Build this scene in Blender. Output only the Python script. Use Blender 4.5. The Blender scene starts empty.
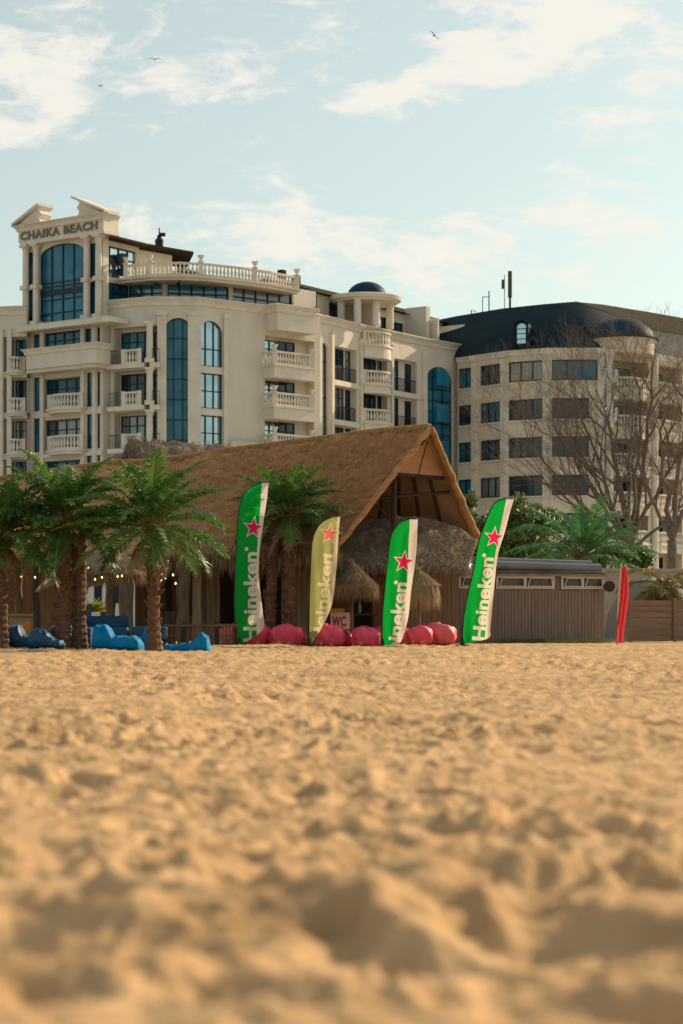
import bpy, bmesh, math, random
import numpy as np
from mathutils import Vector, Matrix, noise

random.seed(7)
S = bpy.context.scene
COL = S.collection
PI = math.pi
R = math.radians

# ---------------------------------------------------------------- camera, sky, sun, exposure
F = 2000.0            # focal length in pixels of the 1024 px tall frame
EYE = 0.62            # the camera stands low over the sand
HZ = 622.0            # row of the horizon
cam_d = bpy.data.cameras.new('camera'); cam = bpy.data.objects.new('camera', cam_d); COL.objects.link(cam)
cam_d.sensor_fit = 'VERTICAL'; cam_d.sensor_height = 36.0; cam_d.lens = F / 1024 * 36
cam_d.shift_y = (HZ - 512) / 1024
cam_d.clip_start = 0.1; cam_d.clip_end = 6000
cam.location = (0, 0, EYE); cam.rotation_euler = (R(90), 0, 0)
cam_d.dof.use_dof = True; cam_d.dof.focus_distance = 54; cam_d.dof.aperture_fstop = 2.2
S.camera = cam

SUN_AZ, SUN_EL = R(50), R(26)       # azimuth from +Y towards +X
world = bpy.data.worlds.new("World"); S.world = world; world.use_nodes = True
nt = world.node_tree; nt.nodes.clear()
def N(t, **k):
    n = nt.nodes.new(t)
    for a, b in k.items(): setattr(n, a, b)
    return n
def mth(op, a, b=None, c=None):
    n = N('ShaderNodeMath', operation=op)
    for i, v in enumerate((a, b, c)):
        if v is None: continue
        if isinstance(v, (int, float)): n.inputs[i].default_value = v
        else: nt.links.new(v, n.inputs[i])
    return n.outputs[0]
sky = N('ShaderNodeTexSky', sky_type='NISHITA'); sky.sun_disc = False
sky.sun_elevation = SUN_EL; sky.sun_rotation = SUN_AZ
sky.air_density = 1.0; sky.dust_density = 1.6; sky.ozone_density = 1.4
tc = N('ShaderNodeTexCoord'); sp = N('ShaderNodeSeparateXYZ'); nt.links.new(tc.outputs['Generated'], sp.inputs[0])
X, Y_, Z = sp.outputs
ay = mth('ADD', mth('ABSOLUTE', Y_), 0.02)
az = mth('DIVIDE', X, ay); el = mth('DIVIDE', Z, ay)
mp = N('ShaderNodeMapping'); mp.inputs['Scale'].default_value = (1, 1, 2.6); mp.inputs['Location'].default_value = (3.1, 1.7, 0.55)
nt.links.new(tc.outputs['Generated'], mp.inputs[0])
def nz(scale, detail, rough, dist=0.0):
    n = N('ShaderNodeTexNoise'); n.inputs['Scale'].default_value = scale; n.inputs['Detail'].default_value = detail
    n.inputs['Roughness'].default_value = rough; n.inputs['Distortion'].default_value = dist
    nt.links.new(mp.outputs[0], n.inputs['Vector']); return n.outputs['Fac']
n1 = nz(19, 10, .64, .4); n2 = nz(48, 7, .65, .3)
dens = mth('ADD', mth('MULTIPLY', n1, 1.0), mth('MULTIPLY', n2, .36))
# broad banks of cloud: azimuth and elevation tangents of centre, half sizes, weight
for (px, py, rx, ry, w) in [(40, 60, 130, 75, .24), (150, 95, 90, 45, .16), (0, 145, 60, 14, .2), (480, 40, 190, 55, .2), (610, 60, 130, 90, .22),
                            (440, 105, 70, 22, .16), (290, 62, 70, 18, .14), (260, 245, 190, 40, .26), (600, 235, 120, 34, .26), (420, 270, 160, 34, .18),
                            (20, 280, 60, 40, .14), (345, 112, 40, 10, .1)]:
    da = mth('DIVIDE', mth('SUBTRACT', az, (px - 341.5) / F), rx / F * 1.1)
    de = mth('DIVIDE', mth('SUBTRACT', el, (HZ - py) / F), ry / F * 1.1)
    q = mth('ADD', mth('MULTIPLY', da, da), mth('MULTIPLY', de, de))
    g = mth('MULTIPLY', mth('EXPONENT', mth('MULTIPLY', q, -1.0)), w * .72)
    dens = mth('ADD', dens, g)
mr = N('ShaderNodeMapRange', interpolation_type='SMOOTHSTEP'); nt.links.new(dens, mr.inputs[0])
mr.inputs[1].default_value = 0.765; mr.inputs[2].default_value = 0.97; mr.inputs[3].default_value = 0.34; mr.inputs[4].default_value = 0.92
up = N('ShaderNodeMapRange'); nt.links.new(Z, up.inputs[0]); up.inputs[1].default_value = -0.01; up.inputs[2].default_value = 0.03
mask = mth('MULTIPLY', mr.outputs[0], up.outputs[0])
mix = N('ShaderNodeMix', data_type='RGBA'); nt.links.new(mask, mix.inputs['Factor'])
tint = N('ShaderNodeMix', data_type='RGBA', blend_type='MULTIPLY'); tint.inputs['Factor'].default_value = 1
nt.links.new(sky.outputs[0], tint.inputs['A']); tint.inputs['B'].default_value = SKYTINT = (0.87, 0.985, 0.81, 1)
nt.links.new(tint.outputs['Result'], mix.inputs['A']); mix.inputs['B'].default_value = CLOUD = (6.3, 6.0, 5.4, 1)
bg = N('ShaderNodeBackground'); bg.inputs['Strength'].default_value = 0.1
nt.links.new(mix.outputs['Result'], bg.inputs['Color'])
wo = N('ShaderNodeOutputWorld'); nt.links.new(bg.outputs[0], wo.inputs[0])

sun_d = bpy.data.lights.new('sun', 'SUN'); sun = bpy.data.objects.new('sun', sun_d); COL.objects.link(sun)
sun_d.energy = 3.7; sun_d.angle = R(0.6); sun_d.color = (1.0, 0.77, 0.50)
sdir = Vector((math.sin(SUN_AZ) * math.cos(SUN_EL), math.cos(SUN_AZ) * math.cos(SUN_EL), math.sin(SUN_EL)))
sun.rotation_euler = sdir.to_track_quat('Z', 'Y').to_euler(); sun.location = sdir * 200
S.view_settings.view_transform = 'Standard'; S.view_settings.look = 'None'
S.view_settings.exposure = 0.6; S.view_settings.gamma = 1.0; S.view_settings.use_curve_mapping = False
S.render.engine = 'CYCLES'; S.cycles.use_denoising = True
S.cycles.max_bounces = 6; S.cycles.transparent_max_bounces = 6

# ---------------------------------------------------------------- materials
MATS = {}
def mat(name, c, rough=.85, c2=None, scale=4.0, bump=0.0, bscale=None, metal=0.0, spec=.3, stretch=(1, 1, 1), trans=0.0, emit=None,
        detail=5, lo=.35, hi=.65, coat=0.0, ior=None, weave=0.0, voro=None, obj_var=0.0):
    if name in MATS: return MATS[name]
    m = bpy.data.materials.new(name); m.use_nodes = True; t = m.node_tree; L = t.links.new
    b = t.nodes['Principled BSDF']; out = t.nodes['Material Output']
    b.inputs['Roughness'].default_value = rough; b.inputs['Metallic'].default_value = metal
    b.inputs['Specular IOR Level'].default_value = spec; b.inputs['Coat Weight'].default_value = coat
    if ior: b.inputs['IOR'].default_value = ior
    b.inputs['Base Color'].default_value = (*c, 1)
    co = t.nodes.new('ShaderNodeTexCoord'); mp = t.nodes.new('ShaderNodeMapping'); mp.inputs['Scale'].default_value = stretch
    L(co.outputs['Object'], mp.inputs[0])
    col = None
    if c2:
        n = t.nodes.new('ShaderNodeTexNoise'); n.inputs['Scale'].default_value = scale; n.inputs['Detail'].default_value = detail
        n.inputs['Roughness'].default_value = .65
        L(mp.outputs[0], n.inputs['Vector'])
        r = t.nodes.new('ShaderNodeMapRange'); r.inputs[1].default_value = lo; r.inputs[2].default_value = hi; L(n.outputs['Fac'], r.inputs[0])
        mx = t.nodes.new('ShaderNodeMix'); mx.data_type = 'RGBA'; L(r.outputs[0], mx.inputs['Factor'])
        mx.inputs['A'].default_value = (*c, 1); mx.inputs['B'].default_value = (*c2, 1); col = mx.outputs['Result']
    if voro:
        v = t.nodes.new('ShaderNodeTexVoronoi'); v.inputs['Scale'].default_value = voro[0]; L(mp.outputs[0], v.inputs['Vector'])
        r = t.nodes.new('ShaderNodeMath'); r.operation = 'LESS_THAN'; r.inputs[1].default_value = voro[1]; L(v.outputs['Distance'], r.inputs[0])
        mx = t.nodes.new('ShaderNodeMix'); mx.data_type = 'RGBA'; L(r.outputs[0], mx.inputs['Factor'])
        if col: L(col, mx.inputs['A'])
        else: mx.inputs['A'].default_value = (*c, 1)
        mx.inputs['B'].default_value = (*voro[2], 1); col = mx.outputs['Result']
    if obj_var:
        oi = t.nodes.new('ShaderNodeObjectInfo'); hs = t.nodes.new('ShaderNodeHueSaturation')
        r = t.nodes.new('ShaderNodeMapRange'); r.inputs[3].default_value = 1 - obj_var; r.inputs[4].default_value = 1 + obj_var
        L(oi.outputs['Random'], r.inputs[0]); L(r.outputs[0], hs.inputs['Value'])
        if col: L(col, hs.inputs['Color'])
        else: hs.inputs['Color'].default_value = (*c, 1)
        col = hs.outputs['Color']
    if col: L(col, b.inputs['Base Color'])
    if bump:
        n = t.nodes.new('ShaderNodeTexNoise'); n.inputs['Scale'].default_value = bscale or scale * 4; n.inputs['Detail'].default_value = 6
        L(mp.outputs[0], n.inputs['Vector'])
        bp = t.nodes.new('ShaderNodeBump'); bp.inputs['Strength'].default_value = 1; bp.inputs['Distance'].default_value = bump
        L(n.outputs['Fac'], bp.inputs['Height']); L(bp.outputs[0], b.inputs['Normal'])
    if trans:
        tr = t.nodes.new('ShaderNodeBsdfTranslucent'); ms = t.nodes.new('ShaderNodeMixShader'); ms.inputs[0].default_value = trans
        if col: L(col, tr.inputs[0])
        else: tr.inputs[0].default_value = (*c, 1)
        L(b.outputs[0], ms.inputs[1]); L(tr.outputs[0], ms.inputs[2]); L(ms.outputs[0], out.inputs[0])
    if emit:
        b.inputs['Emission Color'].default_value = (*emit[0], 1); b.inputs['Emission Strength'].default_value = emit[1]
    MATS[name] = m; return m

M_WALL = mat('stucco', (.70, .635, .54), .9, (.59, .52, .43), .5, .01, 9, stretch=(1, 1, .3), lo=.3, hi=.75, detail=8)
M_WALL2 = mat('stucco_warm', (.68, .585, .47), .9, (.58, .49, .385), .5, .01, 9, stretch=(1, 1, .3), lo=.3, hi=.75, detail=8)
M_TRIM = mat('trim', (.72, .655, .56), .8, (.61, .54, .45), 1.2, detail=8)
M_LETTER = mat('letter_metal', (.17, .15, .12), .6)
M_GLASS = mat('glass', (.008, .075, .125), .04, (.02, .16, .24), .55, obj_var=.3, spec=.4, ior=1.5, detail=2)
M_GLASSB = mat('bright_blue_glass', (.02, .20, .36), .05, (.03, .28, .45), .5, spec=.8, ior=1.6, detail=2)
M_GLASSD = mat('dark_glass', (.006, .018, .028), .05, (.012, .055, .08), .6, obj_var=.5, spec=.5, ior=1.5, detail=2)
M_MIRROR = mat('mirror_glass', (.42, .55, .60), .03, (.30, .42, .48), .5, metal=.85, detail=2)
M_CURT = mat('curtained_glass', (.20, .21, .19), .12, (.05, .08, .09), 1.3, spec=.8, ior=1.7, stretch=(6, 6, .3))
M_FRAME = mat('window_frame', (.008, .022, .042), .4)
M_IRON = mat('iron', (.015, .018, .02), .5)
M_DOME = mat('dome_blue', (.008, .030, .055), .6, (.013, .042, .07), 1.5, spec=.1)
M_SLATE = mat('dark_roof', (.008, .022, .030), .7, (.014, .032, .040), .5, .02, 3, spec=.1, stretch=(1, 1, 4))
M_BROWN = mat('brown_roof', (.035, .025, .017), .9, (.055, .040, .027), .5, .02, 6, spec=.05)
M_SANDM = None

# ---------------------------------------------------------------- mesh collector
def P(px, py, Y): return Vector(((px - 341.5) * Y / F, Y, EYE + (HZ - py) * Y / F))
def ZP(py, Y): return EYE + (HZ - py) * Y / F
def XP(px, Y): return (px - 341.5) * Y / F

class MB:
    def __init__(s): s.v = []; s.f = []
    def add(s, vs, fs):
        o = len(s.v); s.v += [tuple(x) for x in vs]; s.f += [tuple(i + o for i in q) for q in fs]; return s
    def quad(s, a, b, c, d): return s.add([a, b, c, d], [(0, 1, 2, 3)])
    def box(s, c, sz, rz=0.0, m=None):
        cx, cy, cz = c; a, b, h = sz[0] / 2, sz[1] / 2, sz[2] / 2
        vs = [Vector((x, y, z)) for x in (-a, a) for y in (-b, b) for z in (-h, h)]
        if m: vs = [m @ v for v in vs]
        elif rz:
            r = Matrix.Rotation(rz, 3, 'Z'); vs = [r @ v for v in vs]
        vs = [v + Vector(c) for v in vs]
        return s.add(vs, [(0, 1, 3, 2), (4, 6, 7, 5), (0, 4, 5, 1), (2, 3, 7, 6), (0, 2, 6, 4), (1, 5, 7, 3)])
    def fbox(s, fr, s0, s1, z0, z1, d0, d1):   # box in a wall frame
        vs = [fr.pt(a, d, z) for a in (s0, s1) for d in (d0, d1) for z in (z0, z1)]
        return s.add(vs, [(0, 1, 3, 2), (4, 6, 7, 5), (0, 4, 5, 1), (2, 3, 7, 6), (0, 2, 6, 4), (1, 5, 7, 3)])
    def tube(s, pts, rad, n=6, cap=True):
        pts = [Vector(p) for p in pts]; k = len(pts); o = len(s.v)
        if isinstance(rad, (int, float)): rad = [rad] * k
        prev = None
        for i, p in enumerate(pts):
            t = (pts[min(i + 1, k - 1)] - pts[max(i - 1, 0)])
            if t.length < 1e-9: t = Vector((0, 0, 1))
            t.normalize()
            if prev is None:
                a = t.orthogonal().normalized()
            else:
                a = (prev - t * prev.dot(t))
                a = a.normalized() if a.length > 1e-6 else t.orthogonal().normalized()
            prev = a; b = t.cross(a)
            for j in range(n):
                th = 2 * PI * j / n; s.v.append(tuple(p + (a * math.cos(th) + b * math.sin(th)) * rad[i]))
        for i in range(k - 1):
            for j in range(n):
                s.f.append((o + i * n + j, o + i * n + (j + 1) % n, o + (i + 1) * n + (j + 1) % n, o + (i + 1) * n + j))
        if cap:
            s.f.append(tuple(o + j for j in range(n))[::-1]); s.f.append(tuple(o + (k - 1) * n + j for j in range(n)))
        return s
    def lathe(s, c, prof, n=12, a0=0, a1=2 * PI, cap=True):
        o = len(s.v); full = abs(a1 - a0 - 2 * PI) < 1e-6; m = n if full else n + 1
        for r, z in prof:
            for j in range(m):
                th = a0 + (a1 - a0) * j / n; s.v.append((c[0] + r * math.cos(th), c[1] + r * math.sin(th), c[2] + z))
        for i in range(len(prof) - 1):
            for j in range(n):
                j2 = (j + 1) % m
                s.f.append((o + i * m + j, o + i * m + j2, o + (i + 1) * m + j2, o + (i + 1) * m + j))
        if cap and full:
            s.f.append(tuple(o + j for j in range(m))[::-1]); s.f.append(tuple(o + (len(prof) - 1) * m + j for j in range(m)))
        return s
    def build(s, name, m, parent=None, smooth=False, loc=None):
        me = bpy.data.meshes.new(name)
        off = Vector((0, 0, 0))
        if parent is not None:
            p = parent
            while p is not None: off += Vector(p.location); p = p.parent
        if loc is not None: off += Vector(loc)
        me.from_pydata([(v[0] - off.x, v[1] - off.y, v[2] - off.z) for v in s.v], [], s.f)
        me.materials.append(m); me.update()
        bm = bmesh.new(); bm.from_mesh(me)
        bmesh.ops.recalc_face_normals(bm, faces=bm.faces); bm.to_mesh(me); bm.free()
        if smooth:
            for p in me.polygons: p.use_smooth = True
            try: me.set_sharp_from_angle(angle=R(40))
            except Exception: pass
        o = bpy.data.objects.new(name, me); COL.objects.link(o)
        if parent is not None: o.parent = parent
        if loc is not None: o.location = loc
        return o

def tag(o, label=None, cat=None, group=None, kind=None):
    if label: o['label'] = label
    if cat: o['category'] = cat
    if group: o['group'] = group
    if kind: o['kind'] = kind
    return o
def thing(name, label, cat, loc=(0, 0, 0), group=None):
    o = bpy.data.objects.new(name, None); COL.objects.link(o); o.location = loc; o.empty_display_size = .3
    return tag(o, label, cat, group)
def copy_tree(o, parent=None):
    c = o.copy(); COL.objects.link(c)
    if parent is not None: c.parent = parent
    for ch in list(o.children): copy_tree(ch, c)
    return c

class Fr:   # a straight stretch of wall between two points given as (image column, distance)
    def __init__(s, pa, ya, pb, yb):
        s.o = Vector((XP(pa, ya), ya, 0)); e = Vector((XP(pb, yb), yb, 0)); s.L = (e - s.o).length
        s.u = (e - s.o) / s.L; s.n = Vector((s.u.y, -s.u.x, 0))
    def pt(s, a, d, z): return s.o + s.u * a + s.n * d + Vector((0, 0, z))
    def s(s_, px, d=0.0):
        k = (px - 341.5) / F; o = s_.o + s_.n * d
        return (k * o.y - o.x) / (s_.u.x - k * s_.u.y)
    def shift(s, d):
        f = Fr.__new__(Fr); f.o = s.o + s.n * d; f.u = s.u; f.n = s.n; f.L = s.L; return f

def facade(mb, fr, s0, s1, z0, z1, ops):
    """ops: (s0,s1,z0,z1,depth,arch) openings cut through a wall, with reveals"""
    ss = sorted({s0, s1, *[o[0] for o in ops], *[o[1] for o in ops]}); zs = sorted({z0, z1, *[o[2] for o in ops], *[o[3] for o in ops]})
    ss = [a for a in ss if s0 - 1e-6 <= a <= s1 + 1e-6]; zs = [a for a in zs if z0 - 1e-6 <= a <= z1 + 1e-6]
    for i in range(len(ss) - 1):
        for j in range(len(zs) - 1):
            cs, cz = (ss[i] + ss[i + 1]) / 2, (zs[j] + zs[j + 1]) / 2
            if any(o[0] < cs < o[1] and o[2] < cz < o[3] for o in ops): continue
            mb.quad(fr.pt(ss[i], 0, zs[j]), fr.pt(ss[i + 1], 0, zs[j]), fr.pt(ss[i + 1], 0, zs[j + 1]), fr.pt(ss[i], 0, zs[j + 1]))
    for (a, b, c, e, d, arch) in ops:
        top = e
        if arch:
            w = (b - a) / 2; rise = w * arch; top = e - rise; K = 12
            arc = [(a + w - w * math.cos(PI * k / K), top + rise * math.sin(PI * k / K)) for k in range(K + 1)]
            for k in range(K):
                (x0, y0), (x1, y1) = arc[k], arc[k + 1]
                mb.quad(fr.pt(x0, 0, y0), fr.pt(x1, 0, y1), fr.pt(x1, 0, e), fr.pt(x0, 0, e))
                mb.quad(fr.pt(x0, 0, y0), fr.pt(x1, 0, y1), fr.pt(x1, -d, y1), fr.pt(x0, -d, y0))
        else:
            mb.quad(fr.pt(a, 0, e), fr.pt(b, 0, e), fr.pt(b, -d, e), fr.pt(a, -d, e))
        mb.quad(fr.pt(a, 0, c), fr.pt(b, 0, c), fr.pt(b, -d, c), fr.pt(a, -d, c))
        mb.quad(fr.pt(a, 0, c), fr.pt(a, 0, top), fr.pt(a, -d, top), fr.pt(a, -d, c))
        mb.quad(fr.pt(b, 0, c), fr.pt(b, 0, top), fr.pt(b, -d, top), fr.pt(b, -d, c))

def window(par, fr, a, b, z0, z1, d=-.2, cols=3, rows=(), arch=0, glass=None, split=None, fw=.07):
    """glass pane with a frame as its child; rows = fractions of height where bars sit"""
    g = MB(); f = MB(); w = (b - a) / 2; top = z1 - w * arch if arch else z1
    def gl(x0, x1, y0, y1, mb):
        mb.quad(fr.pt(x0, d, y0), fr.pt(x1, d, y0), fr.pt(x1, d, y1), fr.pt(x0, d, y1))
    gl(a, b, z0, top, g)
    if arch:
        K = 12; arc = [(a + w - w * math.cos(PI * k / K), top + w * arch * math.sin(PI * k / K)) for k in range(K + 1)]
        for k in range(K):
            (x0, y0), (x1, y1) = arc[k], arc[k + 1]
            g.add([fr.pt(x0, d, top), fr.pt(x1, d, top), fr.pt(x1, d, y1), fr.pt(x0, d, y0)], [(0, 1, 2, 3)] if 0 < k < K - 1 else [(0, 1, 2, 3)])
            mid = (Vector((x0, y0)) + Vector((x1, y1))) / 2
            f.tube([fr.pt(x0, d + .04, y0), fr.pt(x1, d + .04, y1)], fw * .7, 4, False)
    def bar(x0, x1, y0, y1): f.fbox(fr, x0, x1, y0, y1, d - .03, d + .07)
    bar(a, a + fw, z0, top); bar(b - fw, b, z0, top); bar(a + fw, b - fw, z0, z0 + fw)
    if not arch: bar(a + fw, b - fw, z1 - fw, z1)
    for k in range(1, cols):
        x = a + (b - a) * k / cols
        zt = z1 - fw if not arch else top + w * arch * math.sqrt(max(0, 1 - ((x - a - w) / w) ** 2))
        bar(x - fw / 2, x + fw / 2, z0 + fw, zt)
    for q in rows:
        z = z0 + (z1 - z0) * q
        if arch and z > top: continue
        f.fbox(fr, a + fw, b - fw, z - fw / 2, z + fw / 2, d - .03, d + .055)
    o = g.build('window', glass or M_GLASS, par)
    f.build('frame', M_FRAME, o)
    return o

def sweep(mb, pts, prof, side=1):
    """profile [(outward, z)] swept along a plan polyline (outward = towards the camera for left-to-right runs)"""
    pts = [Vector((p[0], p[1])) for p in pts]; k = len(pts); rings = []
    for i in range(k):
        d0 = (pts[i] - pts[i - 1]).normalized() if i else None
        d1 = (pts[i + 1] - pts[i]).normalized() if i < k - 1 else None
        if d0 is None: d0 = d1
        if d1 is None: d1 = d0
        n0 = Vector((d0.y, -d0.x)); n1 = Vector((d1.y, -d1.x)); n = n0 + n1
        n = n.normalized() if n.length > 1e-6 else n0
        sc = 1 / max(.35, n.dot(n0))
        rings.append([(pts[i].x + n.x * o * sc * side, pts[i].y + n.y * o * sc * side, z) for o, z in prof])
    m = len(prof); vs = [v for r in rings for v in r]; fs = []
    for i in range(k - 1):
        for j in range(m):
            j2 = (j + 1) % m; fs.append((i * m + j, i * m + j2, (i + 1) * m + j2, (i + 1) * m + j))
    fs.append(tuple(range(m))); fs.append(tuple((k - 1) * m + j for j in range(m)))
    mb.add(vs, fs)
def rectprof(d0, d1, z0, z1): return [(d0, z0), (d1, z0), (d1, z1), (d0, z1)]
def cornice_prof(z, d=.45, h=.6): return [(-.1, z - h), (.08, z - h), (.12, z - h * .55), (d * .55, z - h * .4), (d * .7, z - h * .2), (d, z - h * .15), (d, z), (-.1, z)]

BAL = [(.05, 0), (.09, .04), (.06, .1), (.10, .22), (.105, .32), (.06, .52), (.05, .6), (.085, .66), (.06, .7)]
def along(pts, step):
    out = []; pts = [Vector((p[0], p[1])) for p in pts]; tot = sum((pts[i + 1] - pts[i]).length for i in range(len(pts) - 1))
    n = max(1, round(tot / step)); i = 0; acc = 0
    for k in range(n + 1):
        t = tot * k / n
        while i < len(pts) - 2 and acc + (pts[i + 1] - pts[i]).length < t - 1e-9: acc += (pts[i + 1] - pts[i]).length; i += 1
        L = (pts[i + 1] - pts[i]).length; out.append(pts[i].lerp(pts[i + 1], min(1, (t - acc) / L)))
    return out
def balustrade(par, pts, z, h=.95, step=.27, posts=True, name='balustrade'):
    mb = MB(); sweep(mb, pts, rectprof(-.11, .11, z, z + .12)); sweep(mb, pts, rectprof(-.12, .12, z + h - .13, z + h))
    sc = (h - .25) / .7
    for p in along(pts, step)[1:-1]:
        mb.lathe((p.x, p.y, z + .12), [(r, zz * sc) for r, zz in BAL], 6, cap=False)
    if posts:
        for p in (pts[0], pts[-1]): mb.box((p[0], p[1], z + h / 2 + .02), (.28, .28, h + .04))
    return mb.build(name, M_TRIM, par)
def urn(mb, p, z, s=1.0):
    mb.box((p[0], p[1], z + .55 * s), (.34 * s, .34 * s, 1.1 * s)); mb.box((p[0], p[1], z + 1.13 * s), (.46 * s, .46 * s, .08 * s))
    mb.lathe((p[0], p[1], z + 1.17 * s), [(.12 * s, 0), (.08 * s, .08 * s), (.2 * s, .25 * s), (.27 * s, .42 * s), (.3 * s, .46 * s), (.1 * s, .47 * s), (0.01, .5 * s)], 10)

def ground_pts(fr, a, b, d): return [fr.pt(a, d, 0).to_2d(), fr.pt(b, d, 0).to_2d()]
# ---------------------------------------------------------------- the beach: one sheet of trampled sand to the horizon
def hash2(ix, iy, k):
    h = np.sin(ix * 127.1 + iy * 311.7 + k * 74.7) * 43758.5453
    return h - np.floor(h)
def vnoise(x, y, k=0):
    ix = np.floor(x); iy = np.floor(y); fx = x - ix; fy = y - iy
    fx = fx * fx * (3 - 2 * fx); fy = fy * fy * (3 - 2 * fy)
    a = hash2(ix, iy, k); b = hash2(ix + 1, iy, k); c = hash2(ix, iy + 1, k); d = hash2(ix + 1, iy + 1, k)
    return (a + (b - a) * fx) * (1 - fy) + (c + (d - c) * fx) * fy - .5
def prints(x, y, cell, k, depth, dens=1.0):
    """footprints: elongated dents with a pushed-up rim"""
    gx = np.floor(x / cell); gy = np.floor(y / cell); z = np.zeros_like(x)
    for i in (-1, 0, 1):
        for j in (-1, 0, 1):
            cx = gx + i; cy = gy + j
            px = (cx + hash2(cx, cy, k + 1)) * cell; py = (cy + hash2(cx, cy, k + 2)) * cell
            th = hash2(cx, cy, k + 3) * 6.283; s = .6 + .8 * hash2(cx, cy, k + 4); on = (hash2(cx, cy, k + 5) < dens)
            dx = x - px; dy = y - py
            u = (dx * np.cos(th) + dy * np.sin(th)) / (cell * .42 * s); v = (-dx * np.sin(th) + dy * np.cos(th)) / (cell * .24 * s)
            r2 = u * u + v * v
            z += on * s * depth * (-np.exp(-r2 * 1.6) + .36 * np.exp(-(np.sqrt(r2) - 1.35) ** 2 * 6))
    return z
def sand_z(x, y):
    x = np.asarray(x, float); y = np.asarray(y, float)
    wx = x + .10 * vnoise(x * 2.3, y * 2.3, 51) + .05 * vnoise(x * 6, y * 6, 52); wy = y + .10 * vnoise(x * 2.3, y * 2.3, 53) + .05 * vnoise(x * 6, y * 6, 54)
    z = .13 * vnoise(x * .6, y * .6, 1) + .05 * vnoise(x * 1.9, y * 1.9, 2) + .028 * vnoise(x * 4.3, y * 4.3, 3) + .014 * vnoise(x * 9.7, y * 9.7, 4)
    am = np.clip(.8 + 1.0 * vnoise(x * .8 + 9, y * .35, 71), .45, 1.15)
    z = z + am * (prints(wx, wy, .33, 10, .046, .75) + prints(wx + 7.3, wy + 3.1, .19, 20, .026, .8) + prints(wx * .8 + 3.3, wy + 1.1, .13, 30, .012, .8))
    nearm = np.clip((6.5 - y) / 2.5, 0, 1)
    z = z + nearm * (prints(wx + 1.7, wy + .9, .62, 40, .055, .8) + .10 * vnoise(x * 1.1 + 4, y * 1.5, 44))
    fade = np.clip((62 - y) / 12, 0, 1) * .75 + .05
    near = np.clip(y / 3.0, .5, 1.0)
    return (1.15 + .2 * nearm) * z * fade * near - .01
def make_sand():
    tt = np.linspace(-1, 1, 561); t = .30 * tt + .08 * tt ** 3 + 11.0 * np.sign(tt) * np.abs(tt) ** 40
    ys = [-40, -20, -10, -4, -1, .4, .9]; y = 1.2
    while y < 64: ys.append(y); y *= 1.0085
    while y < 3200: ys.append(y); y *= 1.12
    ys = np.array(ys); w = np.maximum(ys, 3.0) + .3
    Xg = t[None, :] * w[:, None]; Yg = np.repeat(ys[:, None], len(t), 1)
    Zg = sand_z(Xg, Yg); Zg[np.abs(Xg) > .75 * w[:, None]] *= .2
    nr, nc = Xg.shape; co = np.stack([Xg, Yg, Zg], -1).reshape(-1, 3)
    idx = np.arange(nr * nc).reshape(nr, nc)
    q = np.stack([idx[:-1, :-1], idx[:-1, 1:], idx[1:, 1:], idx[1:, :-1]], -1).reshape(-1, 4)
    me = bpy.data.meshes.new('sand'); me.vertices.add(len(co)); me.vertices.foreach_set('co', co.ravel())
    me.loops.add(q.size); me.loops.foreach_set('vertex_index', q.ravel().astype(np.int32))
    me.polygons.add(len(q)); me.polygons.foreach_set('loop_start', np.arange(0, q.size, 4, dtype=np.int32)); me.polygons.foreach_set('loop_total', np.full(len(q), 4, dtype=np.int32))
    me.update(); me.validate()
    me.polygons.foreach_set('use_smooth', np.ones(len(q), bool))
    m = bpy.data.materials.new('sand'); m.use_nodes = True; t_ = m.node_tree; L = t_.links.new; b = t_.nodes['Principled BSDF']
    b.inputs['Roughness'].default_value = .95; b.inputs['Specular IOR Level'].default_value = .15
    tcn = t_.nodes.new('ShaderNodeTexCoord')
    def nn(s, d):
        n = t_.nodes.new('ShaderNodeTexNoise'); n.inputs['Scale'].default_value = s; n.inputs['Detail'].default_value = d; L(tcn.outputs['Object'], n.inputs['Vector']); return n.outputs['Fac']
    r = t_.nodes.new('ShaderNodeValToRGB'); r.color_ramp.elements[0].position = .3; r.color_ramp.elements[0].color = (.43, .262, .125, 1)
    r.color_ramp.elements[1].position = .7; r.color_ramp.elements[1].color = (.63, .405, .21, 1)
    L(nn(2.2, 8), r.inputs[0]); 
    g = t_.nodes.new('ShaderNodeTexNoise'); g.inputs['Scale'].default_value = 260; g.inputs['Detail'].default_value = 2; L(tcn.outputs['Object'], g.inputs['Vector'])
    gm = t_.nodes.new('ShaderNodeMapRange'); gm.inputs[1].default_value = .3; gm.inputs[2].default_value = .7; gm.inputs[3].default_value = .82; gm.inputs[4].default_value = 1.12; L(g.outputs['Fac'], gm.inputs[0])
    mx = t_.nodes.new('ShaderNodeVectorMath'); mx.operation = 'SCALE'; L(r.outputs[0], mx.inputs[0]); L(gm.outputs[0], mx.inputs['Scale']); L(mx.outputs[0], b.inputs['Base Color'])
    bp = t_.nodes.new('ShaderNodeBump'); bp.inputs['Distance'].default_value = .05; bp.inputs['Strength'].default_value = .8; L(nn(16, 8), bp.inputs['Height']); L(bp.outputs[0], b.inputs['Normal'])
    me.materials.append(m)
    o = bpy.data.objects.new('sand', me); COL.objects.link(o); tag(o, kind='structure'); return o
make_sand()
def gz(x, y): return float(sand_z(np.array([x]), np.array([y]))[0])
# paved ground behind the beach bar up to the hotels
mb = MB(); sweep(mb, [(-120, 66), (140, 66)], [(-150, -.3), (0, -.3), (0, .07), (-150, .07)]); 
o = mb.build('pavement', mat('paving', (.44, .39, .32), .9, (.50, .45, .38), 1.0)); tag(o, kind='structure')

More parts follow.
